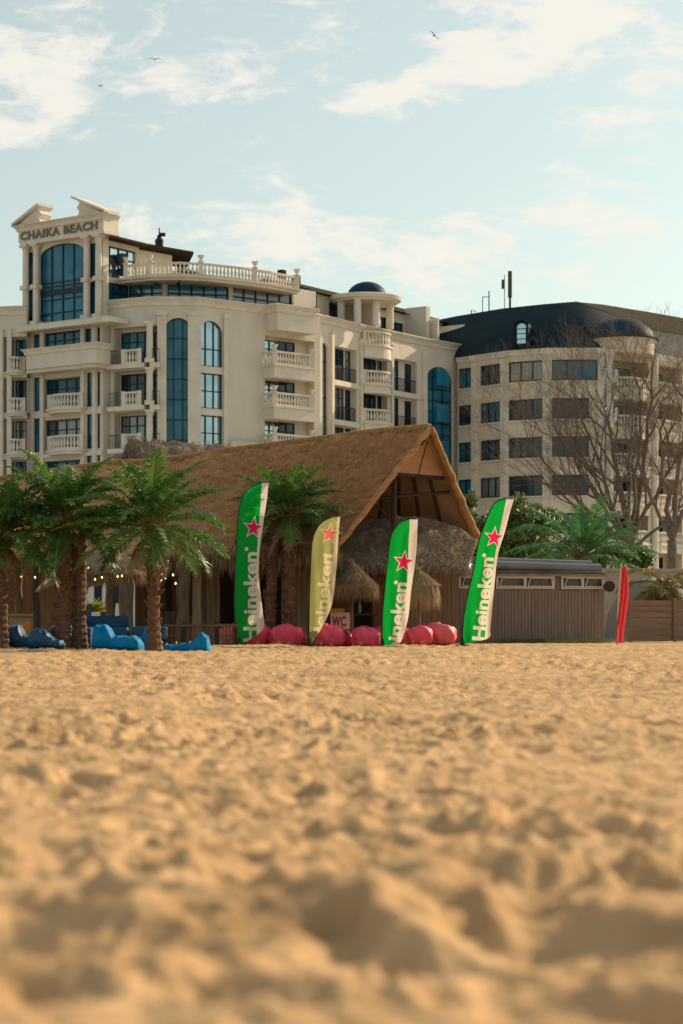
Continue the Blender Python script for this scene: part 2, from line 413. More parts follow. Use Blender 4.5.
# ---------------------------------------------------------------- the hotel with the tower
FL = [18.55 - 2.93 * k for k in range(0, 7)]          # balcony floor levels, top down: 18.55, 15.6, 12.7 ...
TOPZ = 22.9
hotel = thing('hotel', 'cream resort hotel with corner tower, blue arched windows and small dark domes', 'hotel', (XP(230, 145), 145, 0))
fA = Fr(108.5, 140.4, 150, 138.8); fB = Fr(150, 138.8, 197, 138.9); fC = Fr(197, 138.9, 262, 142.3); fD = Fr(262, 142.3, 317, 145.9)
wall = MB(); roofm = MB(); cor = MB()

def loggia(fr, a, b, zf, zt, glass_parts, depth=1.5, glass=None, ops=None, wallop=True):
    """opening with a recessed back wall; glass_parts: (frac0, frac1, z0 offset, z1 offset, cols)"""
    w2 = MB(); w = b - a; ops_ = []
    for (q0, q1, y0, y1, cols) in glass_parts:
        ops_.append((a + w * q0, a + w * q1, zf + y0, zf + y1, .12, 0))
        window(hotel_cur, fr.shift(-depth), a + w * q0, a + w * q1, zf + y0, zf + y1, -.1, cols, (.7,) if y1 - y0 > 1.2 else (), glass=glass or random.choice((M_GLASSD, M_GLASSD, M_GLASS, M_CURT)))
    facade(wall, fr.shift(-depth), a, b, zf, zt, ops_)
hotel_cur = hotel
def loggia_more(fr, a, b, zf, q0, q1, depth): window(hotel_cur, fr.shift(-depth + .14), a + (b - a) * q0, a + (b - a) * q1, zf + .05, zf + 2.2, -.1, 2, (.7,), glass=M_GLASSD)

# wall A: loggia bay beside the tower (columns 121-147), side slit 153-160
opsA = []
s0, s1 = fA.s(114), fA.s(146.5)
for k in range(5):
    zf = FL[k]; zt = zf + 2.55 if k else 21.2
    opsA.append((s0, s1, zf, zt, .8, 0)); loggia(fA, s0, s1, zf, zt, [(.02, .98, .05, 2.4, 4)], .8)
facade(wall, fA, 0, fA.L, 0, TOPZ, opsA)
opsB = []
for k in range(5):
    zf = FL[k]; zt = zf + 2.55 if k else 21.2
    a, b = fB.s(152.5), fB.s(159.5); opsB.append((a, b, zf, zt, .9, 0)); loggia(fB, a, b, zf, zt, [(.05, .95, .05, 2.3, 1)], .9)
a, b = fB.s(164.5), fB.s(191.3); opsB.append((a, b, 6.2, 21.75, .35, .95))
window(hotel, fB, a, b, 6.2, 21.75, -.3, 3, [i / 11 for i in range(1, 11)], .95)
facade(wall, fB, 0, fB.L, 0, TOPZ, opsB)
opsC = []
for k in range(4):
    a, b = fC.s(199), fC.s(223); zf = FL[k] - .1; zt = zf + 2.45 if k else 21.65
    arch = .95 if k == 0 else 0
    opsC.append((a, b, zf, zt, .3, arch)); window(hotel, fC, a, b, zf, zt, -.25, 3, (.5,) if k else (.38,), arch, glass=M_MIRROR)
facade(wall, fC, 0, fC.L, 0, TOPZ, opsC)
# wall D: long balconies
opsD = []
a, b = fD.s(265), fD.s(314.5)
for k in range(4):
    zf = FL[k] + .15; zt = zf + 2.35
    opsD.append((a, b, zf, zt, .9, 0)); loggia(fD, a, b, zf, zt, [(.12, .40, .05, 2.2, 2)], .9, glass=M_MIRROR); loggia_more(fD, a, b, zf, .41, .74, .9)
facade(wall, fD, 0, fD.L, 0, TOPZ, opsD)
def balcony(par, fr, a, b, zf, proj, base=.75, h=.9, bulge=0, rail=True, step=.27, urns=False, iron=False):
    """projecting slab with fascia and balustrade"""
    if bulge:
        K = 10; pts = [fr.pt(a, 0, 0).to_2d()] + [fr.pt(a + (b - a) * i / K, proj + bulge * math.sin(PI * i / K), 0).to_2d() for i in range(K + 1)] + [fr.pt(b, 0, 0).to_2d()]
    else:
        pts = [fr.pt(a, -.02, 0).to_2d(), fr.pt(a, proj, 0).to_2d(), fr.pt(b, proj, 0).to_2d(), fr.pt(b, -.02, 0).to_2d()]
    mb = MB(); n = len(pts)
    zt = zf; zb = zf - base
    vs = [(p.x, p.y, zb) for p in pts] + [(p.x, p.y, zt) for p in pts]
    mb.add(vs, [tuple(range(n))[::-1], tuple(range(n, 2 * n))] + [(i, (i + 1) % n, n + (i + 1) % n, n + i) for i in range(n)])
    sweep(mb, pts, rectprof(-.05, .10, zt - .14, zt + .003))
    o = mb.build('balcony', M_TRIM, par)
    inner = pts if bulge else [fr.pt(a + .14, 0, 0).to_2d(), fr.pt(a + .14, proj - .14, 0).to_2d(), fr.pt(b - .14, proj - .14, 0).to_2d(), fr.pt(b - .14, 0, 0).to_2d()]
    if bulge:
        K = 10; inner = [fr.pt(a + .12 + (b - a - .24) * i / K, proj - .12 + bulge * math.sin(PI * i / K), 0).to_2d() for i in range(K + 1)]
    if rail:
        balustrade(o, inner, zt, h, step, posts=bool(bulge))
    if urns:
        u = MB()
        for q in (inner[1], inner[2]): urn(u, q, zt, .85)
        u.build('post', M_TRIM, o)
    return o
a, b = fD.s(263), fD.s(314, 1.25)
for k in range(0, 3):
    balcony(hotel, fD, a, b, FL[k] + .35, 1.25, .95, .95, urns=True)
# parapet block over the balconies and the low projecting band below
mb = MB(); mb.fbox(fD, fD.s(266), fD.s(316, 1.25), 21.35, TOPZ - .02, -.02, 1.25); mb.build('parapet', M_WALL, hotel)
mb = MB(); mb.fbox(fC, fC.s(226), fC.L, 9.5, 13.0, 0, .6); mb.fbox(fD, -.02, fD.s(314, 1.2), 9.5, FL[2] + .25 - .95, 0, 1.2); mb.build('wall', M_WALL, hotel)
cc = MB(); sweep(cc, [fC.pt(fC.s(226), .6, 0), fC.pt(fC.L, .6, 0)], cornice_prof(13.25, .25, .4)); cc.build('cornice', M_TRIM, hotel)
# main cornice over A, B, C, D
par = [fA.pt(0, 0, 0), fA.pt(fA.L, 0, 0), fB.pt(fB.L, 0, 0), fC.pt(fC.L - .3, 0, 0), fD.pt(fD.s(266) - .05, .05, 0), fD.pt(fD.s(266) - .05, 1.25, 0), fD.pt(fD.s(316, 1.25), 1.25, 0)]
sweep(cor, par, cornice_prof(TOPZ + .25, .4, .55))
# small balconies in bay A and iron rails
for k in range(0, 4):
    zf = FL[k]
    sl = MB(); sl.fbox(fA, fA.s(113), fA.L - .02, zf - .32, zf - .003, 0, .75); sl.fbox(fB, .02, fB.s(160.5), zf - .32, zf - .003, 0, .75); so = sl.build('floor_slab', M_TRIM, hotel)
    if k < 4:
        balustrade(hotel, [fA.pt(fA.s(123.5, .62), .62, 0), fA.pt(fA.s(139.5, .62), .62, 0)], zf, .98, .25)
        for (u0, u1, frm) in ((fA.s(114), fA.s(123), fA), (fA.s(138), fA.s(146), fA), (fB.s(153), fB.s(160), fB)):
            ir = MB(); ir.fbox(frm, u0, u1, zf + .93, zf + .98, .6, .64); nb = max(3, int((u1 - u0) / .13))
            for i in range(nb + 1): ir.fbox(frm, u0 + (u1 - u0) * i / nb - .012, u0 + (u1 - u0) * i / nb + .012, zf, zf + .93, .608, .632)
            ir.build('iron_railing', M_IRON, hotel)
def column(par, fr, s, z0, z1, r=.3, d=.35, sq=False):
    mb = MB(); p = fr.pt(s, d, 0)
    if sq: mb.fbox(fr, s - r, s + r, z0, z1, d - r, d + r)
    else: mb.lathe((p.x, p.y, z0), [(r * 1.1, 0), (r, .4), (r * .9, (z1 - z0) - .4), (r * 1.0, (z1 - z0) - .3), (r * 1.3, (z1 - z0) - .12), (r * 1.3, (z1 - z0))], 12)
    mb.fbox(fr, s - r * 1.35, s + r * 1.35, z0, z0 + .3, d - r * 1.35, d + r * 1.35)
    mb.fbox(fr, s - r * 1.4, s + r * 1.4, z1 - .14, z1, d - r * 1.4, d + r * 1.4)
    return mb.build('column', M_TRIM, par)
for k in range(0, 4):
    column(hotel, fB, fB.s(150), FL[k] + .003, (FL[k - 1] if k else 21.4 + .32) - .33, .24, .45)
for (frm, px, w) in ((fB, 162, .32), (fB, 194.5, .45), (fC, 225, .18)):
    mb = MB(); mb.fbox(frm, frm.s(px) - w, frm.s(px) + w, 0, 21.9, 0, .16); mb.fbox(frm, frm.s(px) - w * 1.2, frm.s(px) + w * 1.2, 21.9, 22.2, 0, .24); mb.build('pilaster', M_TRIM, hotel)

# --- wing M2, receding to the right on a slight curve
m2 = [(317, 146.7), (330, 148), (359, 151.6), (390, 155), (421, 158.7), (457, 162.3)]
f1, f2, f3, f4, f5 = [Fr(*m2[i], *m2[i + 1]) for i in range(5)]
mb_side = Fr(317, 145.9, 317.05, 147)
ops = []
a, b = .35, f1.L * .88; ops.append((a, b, 5, 21.2, .35, .8)); window(hotel, f1, a, b, 5, 21.2, -.3, 2, [i / 12 for i in range(1, 12)], .8, glass=M_MIRROR)
facade(wall, f1, 0, f1.L, 0, TOPZ, ops)
for fr, glassp in ((f2, [(.12, .70, .02, 2.45, 3), (.74, .985, .02, 2.45, 1)]), (f3, [(.14, .76, .02, 2.4, 3), (.8, .985, .02, 2.4, 1)]), (f4, [(.10, .45, .02, 2.45, 1), (.70, .985, .02, 2.35, 2)])):
    ops = []; m0 = .35 if fr is f2 else .4; m1 = fr.L - (.35 if fr is not f4 else .6)
    for k in range(5):
        zf = FL[k] + .1; zt = zf + 2.5
        ops.append((m0, m1, zf, zt, .5, 0)); loggia(fr, m0, m1, zf, zt, glassp, .5)
    facade(wall, fr, 0, fr.L, 0, TOPZ, ops)
a, b = .75, f5.L * .9; facade(wall, f5, 0, f5.L, 0, TOPZ, [(a, b, 10.2, 21.1, .4, .6)])
window(hotel, f5, a, b, 10.2, 21.1, -.3, 3, [i / 12 for i in range(1, 12)], .6)
for k in range(4):
    wi = MB(); zc = FL[k] + 1.1; wi.fbox(f5, a + (b - a) * .45, a + (b - a) * .92, zc - .0, zc + 1.45, -.27, -.19); wi.build('casement', M_GLASSB, hotel)
for k in range(0, 3): balcony(hotel, f3, .3, f3.L - .3, FL[k] + .2, .35, .75, 1.0, bulge=.75, step=.26)
balcony(hotel, f3, .3, f3.L - .3, FL[0] + 3.15, .35, 1.0, 1.05, bulge=.75, step=.3)
for fr in (f2, f4):
    for k in range(4):
        ir = MB(); zf = FL[k] + .1; u0, u1 = .4, fr.L - .4; ir.fbox(fr, u0, u1, zf + .98, zf + 1.03, -.12, -.08); nb = int((u1 - u0) / .16)
        for i in range(nb + 1): x = u0 + (u1 - u0) * i / nb; ir.fbox(fr, x - .012, x + .012, zf, zf + .98, -.112, -.088)
        ir.build('iron_railing', M_IRON, hotel)
for fr, s_ in ((f2, 0.05), (f3, 0.0), (f4, .0), (f5, .3), (f1, .1)):
    mb = MB(); mb.fbox(fr, s_ - .22 if s_ > .2 else .01, s_ + .3, 0, 22.1, 0, .2); mb.build('pilaster', M_TRIM, hotel)
for fr in (f2, f4):
    for k in range(5): sl = MB(); sl.fbox(fr, .32, fr.L - .02, FL[k] - .32, FL[k] + .02, -.05, .12); sl.build('floor_slab', M_TRIM, hotel)
sweep(cor, [fD.pt(fD.s(316, 1.25), 1.25, 0), fD.pt(fD.s(316, 1.25), .1, 0)] + [Vector((XP(p, y), y, 0)) for p, y in m2] + [Vector((XP(459, 166), 168, 0))], cornice_prof(TOPZ + .25, .4, .55))
cor.build('cornice', M_TRIM, hotel)
wall.fbox(fD, fD.L - .02, fD.L + .3, 0, TOPZ, -2, 1.25 * 0)
wall.fbox(f5, f5.L - .3, f5.L, 0, TOPZ, -6, -.01)
# --- left wing behind the tower
fL = Fr(-60, 144.5, 27, 143); ops = []
for k in range(0, 6):
    zf = FL[k]; zt = zf + 2.5
    for (pa, pb) in ((3.5, 27), (-22, -6), (-52, -30)):
        a, b = fL.s(pa), min(fL.s(pb), fL.L - .02); ops.append((a, b, zf, zt, .9, 0)); loggia(fL, a, b, zf, zt, [(.05, .25, .05, 2.4, 1), (.3, .98, .05, 2.4, 3)], .9)
facade(wall, fL, 0, fL.L, 0, TOPZ, ops)
for k in range(0, 4): balcony(hotel, fL, fL.s(8), fL.s(25), FL[k], .1, .3, 1.0, bulge=.55, step=.25)
for px in (1.5, 10):
    mb = MB(); mb.fbox(fL, fL.s(px) - .17, fL.s(px) + .17, 0, 21.6, 0, .2); mb.build('pilaster', M_TRIM, hotel)
mb = MB(); sweep(mb, [fL.pt(0, 0, 0), fL.pt(fL.L, 0, 0)], cornice_prof(TOPZ + .3, .4, .6)); mb.build('cornice', M_TRIM, hotel)

# --- tower
fT = Fr(24.5, 144.2, 103, 139.8); TS = 21.7; TC = 27.65; TT = 28.75
sT = fT.s
ops = []; a, b = sT(40.3), sT(84.3)
ops.append((a, b, TS + .2, 27.5, .2, .36)); window(hotel, fT, a, b, TS + .2, 27.5, -.12, 4, (.13, .30, .47, .52), .36, fw=.1)
for (pa, pb) in ((28.2, 33.2), (90.3, 95.8)):
    a, b = sT(pa), sT(pb); ops.append((a, b, TS + .2, 27.2, .15, 0)); window(hotel, fT, a, b, TS + .2, 27.2, -.1, 1, (.45, .5), fw=.09)
facade(wall, fT, 0, fT.L, TS, TC, ops)
band = MB(); band.fbox(fT, sT(40.4), sT(84.2), 23.9, 24.3, -.11, -.02); band.build('transom', M_FRAME, hotel)
# tower floor below the slab: strip window with columns, then projecting box with balconies
ops = []; a, b = sT(45), sT(91); ops.append((a, b, 20.0, 21.25, .2, 0)); window(hotel, fT, a, b, 20.0, 21.25, -.14, 5, (.5,), fw=.09)
for (pa, pb) in ((34, 39.5), (97.5, 102.5)):
    for (z0, z1) in ((18.7, 21.25), (15.75, 18.15), (12.8, 15.2), (9.9, 12.3)):
        a, b = sT(pa), sT(pb); ops.append((a, b, z0, z1, .15, 0)); window(hotel, fT, a, b, z0, z1, -.1, 1, (), fw=.08)
a, b = sT(87), sT(92)
for (z0, z1) in ((15.75, 18.15), (12.8, 15.2), (9.9, 12.3)): ops.append((a, b, z0, z1, .15, 0)); window(hotel, fT, a, b, z0, z1, -.1, 1, (), fw=.08)
for k in range(1, 6):
    a, b = sT(41), sT(81); zf = FL[k] + .05 - .1; ops.append((a, b, zf, zf + 2.4, .5, 0)); loggia(fT, a, b, zf, zf + 2.4, [(.02, .99, .05, 2.38, 4)], .5)
facade(wall, fT, 0, fT.L, 0, TS, ops)
for k in range(1, 4): balcony(hotel, fT, sT(46, .6), sT(80.5, .6), FL[k] + .1, .5, .35, 1.0, bulge=.5, step=.26)
bx = MB(); bx.fbox(fT, sT(26, 1.5), sT(96, 1.5), 18.55, 19.7, .0, 1.5); bx.fbox(fT, sT(26.5, 1.3), sT(95.5, 1.3), 18.3, 18.55, 0, 1.3); bx.build('balcony', M_WALL, hotel)
mb = MB(); K = [fT.pt(sT(26, 1.5), 0, 0), fT.pt(sT(26, 1.5), 1.5, 0), fT.pt(sT(96, 1.5), 1.5, 0), fT.pt(sT(96, 1.5), 0, 0)]; sweep(mb, K, cornice_prof(19.95, .3, .4)); mb.build('cornice', M_TRIM, hotel)
mb = MB(); mb.fbox(fT, sT(17, 1.2), sT(111, 1.2), TS - .35, TS - .02, -.6, 1.2); mb.fbox(fT, sT(19, 1.0), sT(108, 1.0), TS - .02, TS + .12, -.5, 1.0); mb.build('floor_slab', M_TRIM, hotel)
for px in (41.5, 82, 93.5, 31): 
    mb = MB(); mb.fbox(fT, sT(px, .2) - .17, sT(px, .2) + .17, 0, TS - .36, 0, .2); mb.build('pilaster', M_TRIM, hotel)
for k in (1, 2, 3):
    mb = MB(); mb.fbox(fT, .02, fT.L - .02, FL[k] - .38, FL[k] - .08, 0, .14); mb.build('string_course', M_TRIM, hotel)
for px in (25.8, 36.2, 86.8, 98.6): column(hotel, fT, sT(px, .3), TS + .13, TC - .003, .25, .3)
for px in (25.8, 36.2, 86.8, 98.6):
    mb = MB(); mb.fbox(fT, sT(px, .3) - .31, sT(px, .3) + .31, 24.45, 24.75, 0, .6); mb.build('column_band', M_TRIM, hotel)
# entablature with the lettering, broken pediment
ent = MB(); ent.fbox(fT, sT(20, .6), sT(104, .6), TC, TC + .22, -1, .62); ent.fbox(fT, sT(18.5, .55), sT(103.5, .55), TC + .22, TT, -1, .55)
ent.build('entablature', M_TRIM, hotel)
mb = MB(); e0, e1 = sT(18, .55), sT(102.5, .55); ring = [fT.pt(e0, -1, 0), fT.pt(e0, .55, 0), fT.pt(e1, .55, 0), fT.pt(e1, -1, 0)]; sweep(mb, ring, cornice_prof(TT + .32, .35, .42)); mb.build('cornice', M_TRIM, hotel)
def prism(mb, fr, poly, d0, d1):
    n = len(poly); vs = [fr.pt(a, d0, z) for a, z in poly] + [fr.pt(a, d1, z) for a, z in poly]
    mb.add(vs, [tuple(range(n)), tuple(range(n, 2 * n))] + [(i, (i + 1) % n, n + (i + 1) % n, n + i) for i in range(n)])
ped = MB(); Lw = e1; zb = TT + .33
prism(ped, fT, [(e0 - .1, zb), (e0 + 2.25, zb), (e0 + 2.05, zb + .35), (e0 + 2.3, zb + .65), (e0 + 2.0, zb + .95), (e0 + 2.1, zb + 1.2)], -.5, .55); ped.build('pediment', M_TRIM, hotel); ped = MB()
prism(ped, fT, [(Lw + .1, zb), (Lw - 2.35, zb), (Lw - 2.2, zb + .35), (Lw - 2.45, zb + .65), (Lw - 2.15, zb + .95), (Lw - 2.45, zb + 1.2)], -.5, .55)
ped.build('pediment', M_TRIM, hotel)
pr = MB()
def rake(p0, p1, th=.28):
    prism(pr, fT, [p0, p1, (p1[0], p1[1] + th), (p0[0], p0[1] + th)], -.8, .85)
rake((e0 - .4, zb + .01), (e0 + 2.2, zb + 1.22), .17); pr.build('raking_cornice', M_TRIM, hotel); pr = MB(); rake((Lw + .4, zb + .01), (Lw - 2.7, zb + 1.3), .17); pr.build('raking_cornice', M_TRIM, hotel)
def text_mesh(body, size, offset=0.0, extrude=0.0, spacing=1.0):
    c = bpy.data.curves.new('t', 'FONT'); c.body = body; c.size = size; c.offset = offset; c.extrude = extrude; c.space_character = spacing; c.resolution_u = 4
    o = bpy.data.objects.new('t', c); COL.objects.link(o); bpy.context.view_layer.update()
    me = bpy.data.meshes.new_from_object(o.evaluated_get(bpy.context.evaluated_depsgraph_get())); bpy.data.objects.remove(o)
    return me
def text_on(par, fr, body, s0, s1, z, h, d, m, name='lettering', thick=.1):
    me = text_mesh(body, h * 1.38, h * .045, thick / 2, 1.12)
    xs = [v.co.x for v in me.vertices]; w = max(xs) - min(xs); x0 = min(xs); k = (s1 - s0) / w
    mb = MB(); mb.add([fr.pt(s0 + (v.co.x - x0) * k, d + v.co.z, z + v.co.y) for v in me.vertices], [tuple(p.vertices) for p in me.polygons])
    bpy.data.meshes.remove(me); return mb.build(name, m, par)
text_on(hotel, fT, 'CHAIKA BEACH', sT(20.5, .58), sT(97.5, .58), 28.02, .56, .58, M_LETTER)
# tower side and back walls
fTs = Fr.__new__(Fr); fTs.o = fT.pt(fT.L, 0, 0); fTs.u = -fT.n; fTs.n = fT.u; fTs.L = 6
fts = Fr(103, 139.8, 108.5, 141.2); facade(wall, fts, 0.001, fts.L, 0, 23.0, []); wall.fbox(fT, fT.L - .3, fT.L - .001, 0, TC, -.6, -.01); wall.fbox(fT, .001, .3, 0, TC, -6, -.01); wall.fbox(fT, .31, fT.L - .31, TS, TC, -4, -3.8)

# --- penthouse levels right of the tower
g1 = Fr(102, 140.0, 139, 143.3)
ops = [(.02, g1.L - .1, 24.9, 27.1, .3, 0)]; facade(wall, g1, 0, g1.L, 22.6, 27.45, ops); window(hotel, g1, .02, g1.L - .1, 24.9, 27.1, -.2, 4, (.66,), glass=M_MIRROR, fw=.1)
window(hotel, g1.shift(.12), .3, g1.s(127), 23.2, 24.5, -.1, 3, (.5,), glass=M_GLASS, fw=.1)
g2 = Fr(139, 143.3, 172, 145.5); facade(wall, g2, 0, g2.L, 25, 27.3, [])
g3 = Fr(172, 146.6, 215, 152); facade(wall, g3, 0, g3.L, 25, 26.4, [])
rf = MB(); pz = [g1.pt(-.2, .9, 0), g1.pt(g1.L, .9, 0), g2.pt(g2.L + 1.3, .9, 0)]
def slab(mb, front, depth, z0, z1, slope=0.0):
    n = len(front); back = [(p[0] - 1.0, p[1] + depth) for p in front][::-1]; pts = [(p[0], p[1]) for p in front] + back; k = len(pts)
    zs = [z0] * n + [z0 + slope] * n
    mb.add([(x, y, zs[i]) for i, (x, y) in enumerate(pts)] + [(x, y, zs[i] + z1 - z0) for i, (x, y) in enumerate(pts)],
           [tuple(range(k))[::-1], tuple(range(k, 2 * k))] + [(i, (i + 1) % k, k + (i + 1) % k, k + i) for i in range(k)])
n0 = len(rf.v); slab(rf, pz, 6, 27.45, 27.62)
slab(rf, [g3.pt(-.3, .7, 0), g3.pt(g3.L, .7, 0)], 6, 26.45, 26.6); rf.build('roof', M_BROWN, hotel)
# strip windows level
hA = [(127, 142.3), (163, 141.3), (230, 142.6), (294, 146.5)]
for i, (p0, p1) in enumerate(zip(hA[:-1], hA[1:])):
    fr = Fr(*p0, *p1); a = fr.s((128.5, 167.5, 233)[i]); b = fr.s((162, 228.5, 292.5)[i])
    facade(wall, fr, 0, fr.L, TOPZ - .3, 25.05, [(a, b, 23.2, 24.6, .3, 0)])
    window(hotel, fr, a, b, 23.2, 24.6, -.2, (3, 5, 5)[i], (.5,), glass=(M_GLASSB, M_GLASSB, M_CURT)[i], fw=.1)
ter = [Vector((XP(p, y), y)) for p, y in ((103, 142.6), (126, 140.9), (150, 139.9), (180, 139.6), (210, 140.3), (240, 141.6), (270, 143.4), (297, 145.6))]
mb = MB(); sweep(mb, ter, [(-9, 24.5), (.1, 24.5), (.15, 24.6), (.35, 24.68), (.4, 24.82), (-9, 24.82)]); mb.build('terrace', M_TRIM, hotel)
tb = balustrade(hotel, ter[1:], 24.83, .92, .3, posts=False)
u = MB()
for p in (ter[1], ter[2], ter[5].lerp(ter[6], .5), ter[4].lerp(ter[3], .3), ter[7]): urn(u, p, 24.83, .9)
u.build('post', M_TRIM, hotel)
# dark plants in pots on the terrace
mb = MB()
for p in (107, 122):
    q = P(p, 262, 141.5); mb.lathe((q.x, q.y, 25.1), [(.2, 0), (.28, .5), (.12, .55), (.2, .8), (.45, 1.25), (.4, 1.5), (.1, 1.6)], 10)
mb.build('planter', M_GLASSD, hotel)
# stair block and set-back top floor over wing M2
gb = Fr(293, 147.5, 316, 149.5); wall.fbox(gb, 0, gb.L, TOPZ - .1, 25.3, -7, 0)
ph = Fr(317, 151, 458, 168)
ops = []
for (pa, pb, z0, z1) in ((329, 341, 23.3, 25.0), (381, 387, 23.2, 24.8), (391.5, 403.5, 23.2, 24.6)): 
    a, b = ph.s(pa), ph.s(pb); ops.append((a, b, z0, z1, .3, 0)); window(hotel, ph, a, b, z0, z1, -.2, 2, (), glass=M_GLASSD)
facade(wall, ph, 0, ph.L, TOPZ - .3, 25.4, ops)
for px in (346.5, 411, 438):
    s_ = ph.s(px); wall.fbox(ph, s_ - .12, s_ + .12, TOPZ - .3, 25.0, 0, 2.6)
wall.fbox(ph, ph.s(405), ph.s(409), TOPZ - .3, 25.9, 0, 2.0)
rb = MB(); e0 = ph.pt(0, .5, 25.4); e1 = ph.pt(ph.L, .5, 25.4); b0 = ph.pt(.5, -5, 27.3); b1 = ph.pt(ph.L, -5, 27.3)
rb.quad(e0, e1, b1, b0); rb.quad(b0, b1, ph.pt(ph.L, -12, 25.4), ph.pt(.5, -12, 25.4)); rb.quad(e0, b0, ph.pt(.5, -12, 25.4), ph.pt(0, -11, 25.4)); rb.quad(e1, b1, ph.pt(ph.L, -12, 25.4), e1)
for s_, hh in ((ph.s(327), .5), (ph.s(341), .35), (ph.s(414), .45)): rb.fbox(ph, s_ - .25, s_ + .25, 26.3, 27.3 + hh, -4.5, -4)
rb.build('roof', M_BROWN, hotel)
cx, cy = XP(365, 153.0), 153.0
mb = MB(); mb.lathe((cx, cy, 24.95), [(2.5, 0), (2.55, .12), (2.75, .16), (2.85, .42), (2.75, .48), (1.9, .52)], 40); mb.build('canopy', M_TRIM, hotel, True)
mb = MB(); r = 1.5; mb.lathe((cx + .15, cy, 25.45), [(r * 1.08, 0), (r * 1.08, .1)] + [(r * math.cos(t), .1 + r * .72 * math.sin(t)) for t in [i * PI / 2 / 10 for i in range(10)]] + [(.02, .1 + r * .72)], 32); mb.build('dome', M_DOME, hotel, True)
for px, yy in ((341, 151.9), (357.5, 150.8), (376, 151.4), (390, 153.6)):
    mb = MB(); q = P(px, 300, yy); mb.lathe((q.x, q.y, TOPZ + .2), [(.28, 0), (.28, 24.95 - TOPZ - .2)], 12); mb.build('column', M_TRIM, hotel)
# flat roof, back and side walls
front = [fL.pt(0, -.5, 0), fL.pt(fL.L, -.5, 0), fT.pt(fT.L, -1, 0), fB.pt(0, -.5, 0), fC.pt(0, -.5, 0), fD.pt(0, -.5, 0), fD.pt(fD.L, -.5, 0)] + [Vector((XP(p, y + .7), y + .7, 0)) for p, y in m2[1:]]
mb = MB(); pts = [(p.x, p.y) for p in front]; back = [(pts[-1][0] + 3, pts[-1][1] + 14), (pts[0][0], pts[0][1] + 18)]; allp = pts + back; k = len(allp)
mb.add([(x, y, TOPZ - .4) for x, y in allp], [tuple(range(k))]); mb.build('roof', M_BROWN, hotel)
wall.add([(x, y, z) for x, y in (pts[-1], back[0], back[1], pts[0]) for z in (0, TOPZ - .1)], [(0, 2, 3, 1), (2, 4, 5, 3), (4, 6, 7, 5)])
wall.build('wall', M_WALL, hotel)
# loudspeaker mast on the roof
mb = MB(); q = P(159.3, 240, 146); mb.tube([(q.x, q.y, 27.4), (q.x, q.y, 29.4)], .05); mb.lathe((q.x, q.y, 27.8), [(.15, 0), (.3, .3), (.32, .7), (.14, .9), (.2, 1.0), (.05, 1.1)], 10); mb.box((q.x + .25, q.y, 28.9), (.4, .2, .25))
mb.build('siren_mast', M_IRON, hotel)
# ---------------------------------------------------------------- the second hotel with the dark mansard roof
h2 = thing('hotel', 'long beige hotel with dark mansard roof, arched dormer and half dome behind the bare tree', 'hotel', (XP(560, 160), 160, 0)); hotel_cur = h2
rp = [(457.5, 161.2), (507, 157.0), (548, 155.3), (601, 155.2)]
rfr = [Fr(*rp[i], *rp[i + 1]) for i in range(3)]
EV = 21.75
ROWS = [(19.4 - 2.98 * k, 21.0 - 2.98 * k) for k in range(6)]
w2 = MB()
for fr, cols in ((rfr[0], [(457.9, 472, 2), (480, 501, 3)]), (rfr[1], [(508.5, 543.5, 3)]), (rfr[2], [(552, 597.5, 3)])):
    ops = []
    for k, (z0, z1) in enumerate(ROWS):
        for (pa, pb, n) in cols:
            if k and pb > 590: pb = 589
            a, b = max(.05, fr.s(pa)), fr.s(pb); ops.append((a, b, z0, z1, .28, 0))
            rnd = random.random(); window(h2, fr, a, b, z0, z1, -.2, n, (), glass=M_CURT if (k, pa) in ((0, 508.5), (3, 480)) else (M_GLASS if (k == 0 and pa > 550) or rnd < .15 else M_GLASSD), fw=.1)
    facade(w2, fr, 0, fr.L, 0, EV, ops)
for fr, px in ((rfr[0], 475.2), (rfr[0], 504.3), (rfr[1], 546.5), (rfr[2], 601)):
    mb = MB(); s_ = fr.s(px); mb.fbox(fr, s_ - .26, s_ + .26, 0, EV - .35, 0, .22); mb.fbox(fr, s_ - .33, s_ + .33, EV - .35, EV + .1, 0, .4); mb.build('pilaster', M_TRIM, h2)
for k in range(5):
    for fr in rfr: mb = MB(); mb.fbox(fr, .02, fr.L - .3, ROWS[k][0] - .14, ROWS[k][0] - .02, 0, .1); mb.build('sill', M_TRIM, h2)
# receding right part: loggias with balconies
rp2 = [(601, 155.2), (652, 158.5), (700, 164), (800, 176)]
r2 = [Fr(*rp2[i], *rp2[i + 1]) for i in range(3)]
for j, (fr, spans) in enumerate(((r2[0], [(604, 648)]), (r2[1], [(656, 682)]), (r2[2], [(712, 745), (760, 790)]))):
    ops = []
    for k in range(6):
        zf = ROWS[k][0] - .75; zt = zf + 2.45
        for (pa, pb) in spans:
            a, b = fr.s(pa), fr.s(pb); ops.append((a, b, zf, zt, 1.6, 0))
            w = b - a; bo = []
            for (q0, q1) in ((.04, .42), (.55, .92)):
                bo.append((a + w * q0, a + w * q1, zf + .3, zf + 2.1, .1, 0)); window(h2, fr.shift(-1.6), a + w * q0, a + w * q1, zf + .3, zf + 2.1, -.08, 2, (), glass=M_MIRROR if (k, j) in ((1, 0), (0, 1), (0, 0)) else M_GLASSD)
            facade(w2, fr.shift(-1.6), a, b, zf, zt, bo)
    facade(w2, fr, 0, fr.L, 0, EV, ops)
for k in range(5):
    balcony(h2, r2[0], .3, r2[0].L - .3, ROWS[k][0] - .7, .4, .8, 1.0, bulge=.9, step=.27)
    balcony(h2, r2[1], r2[1].s(656), r2[1].s(682), ROWS[k][0] - .7, .5, .7, 1.0, step=.27)
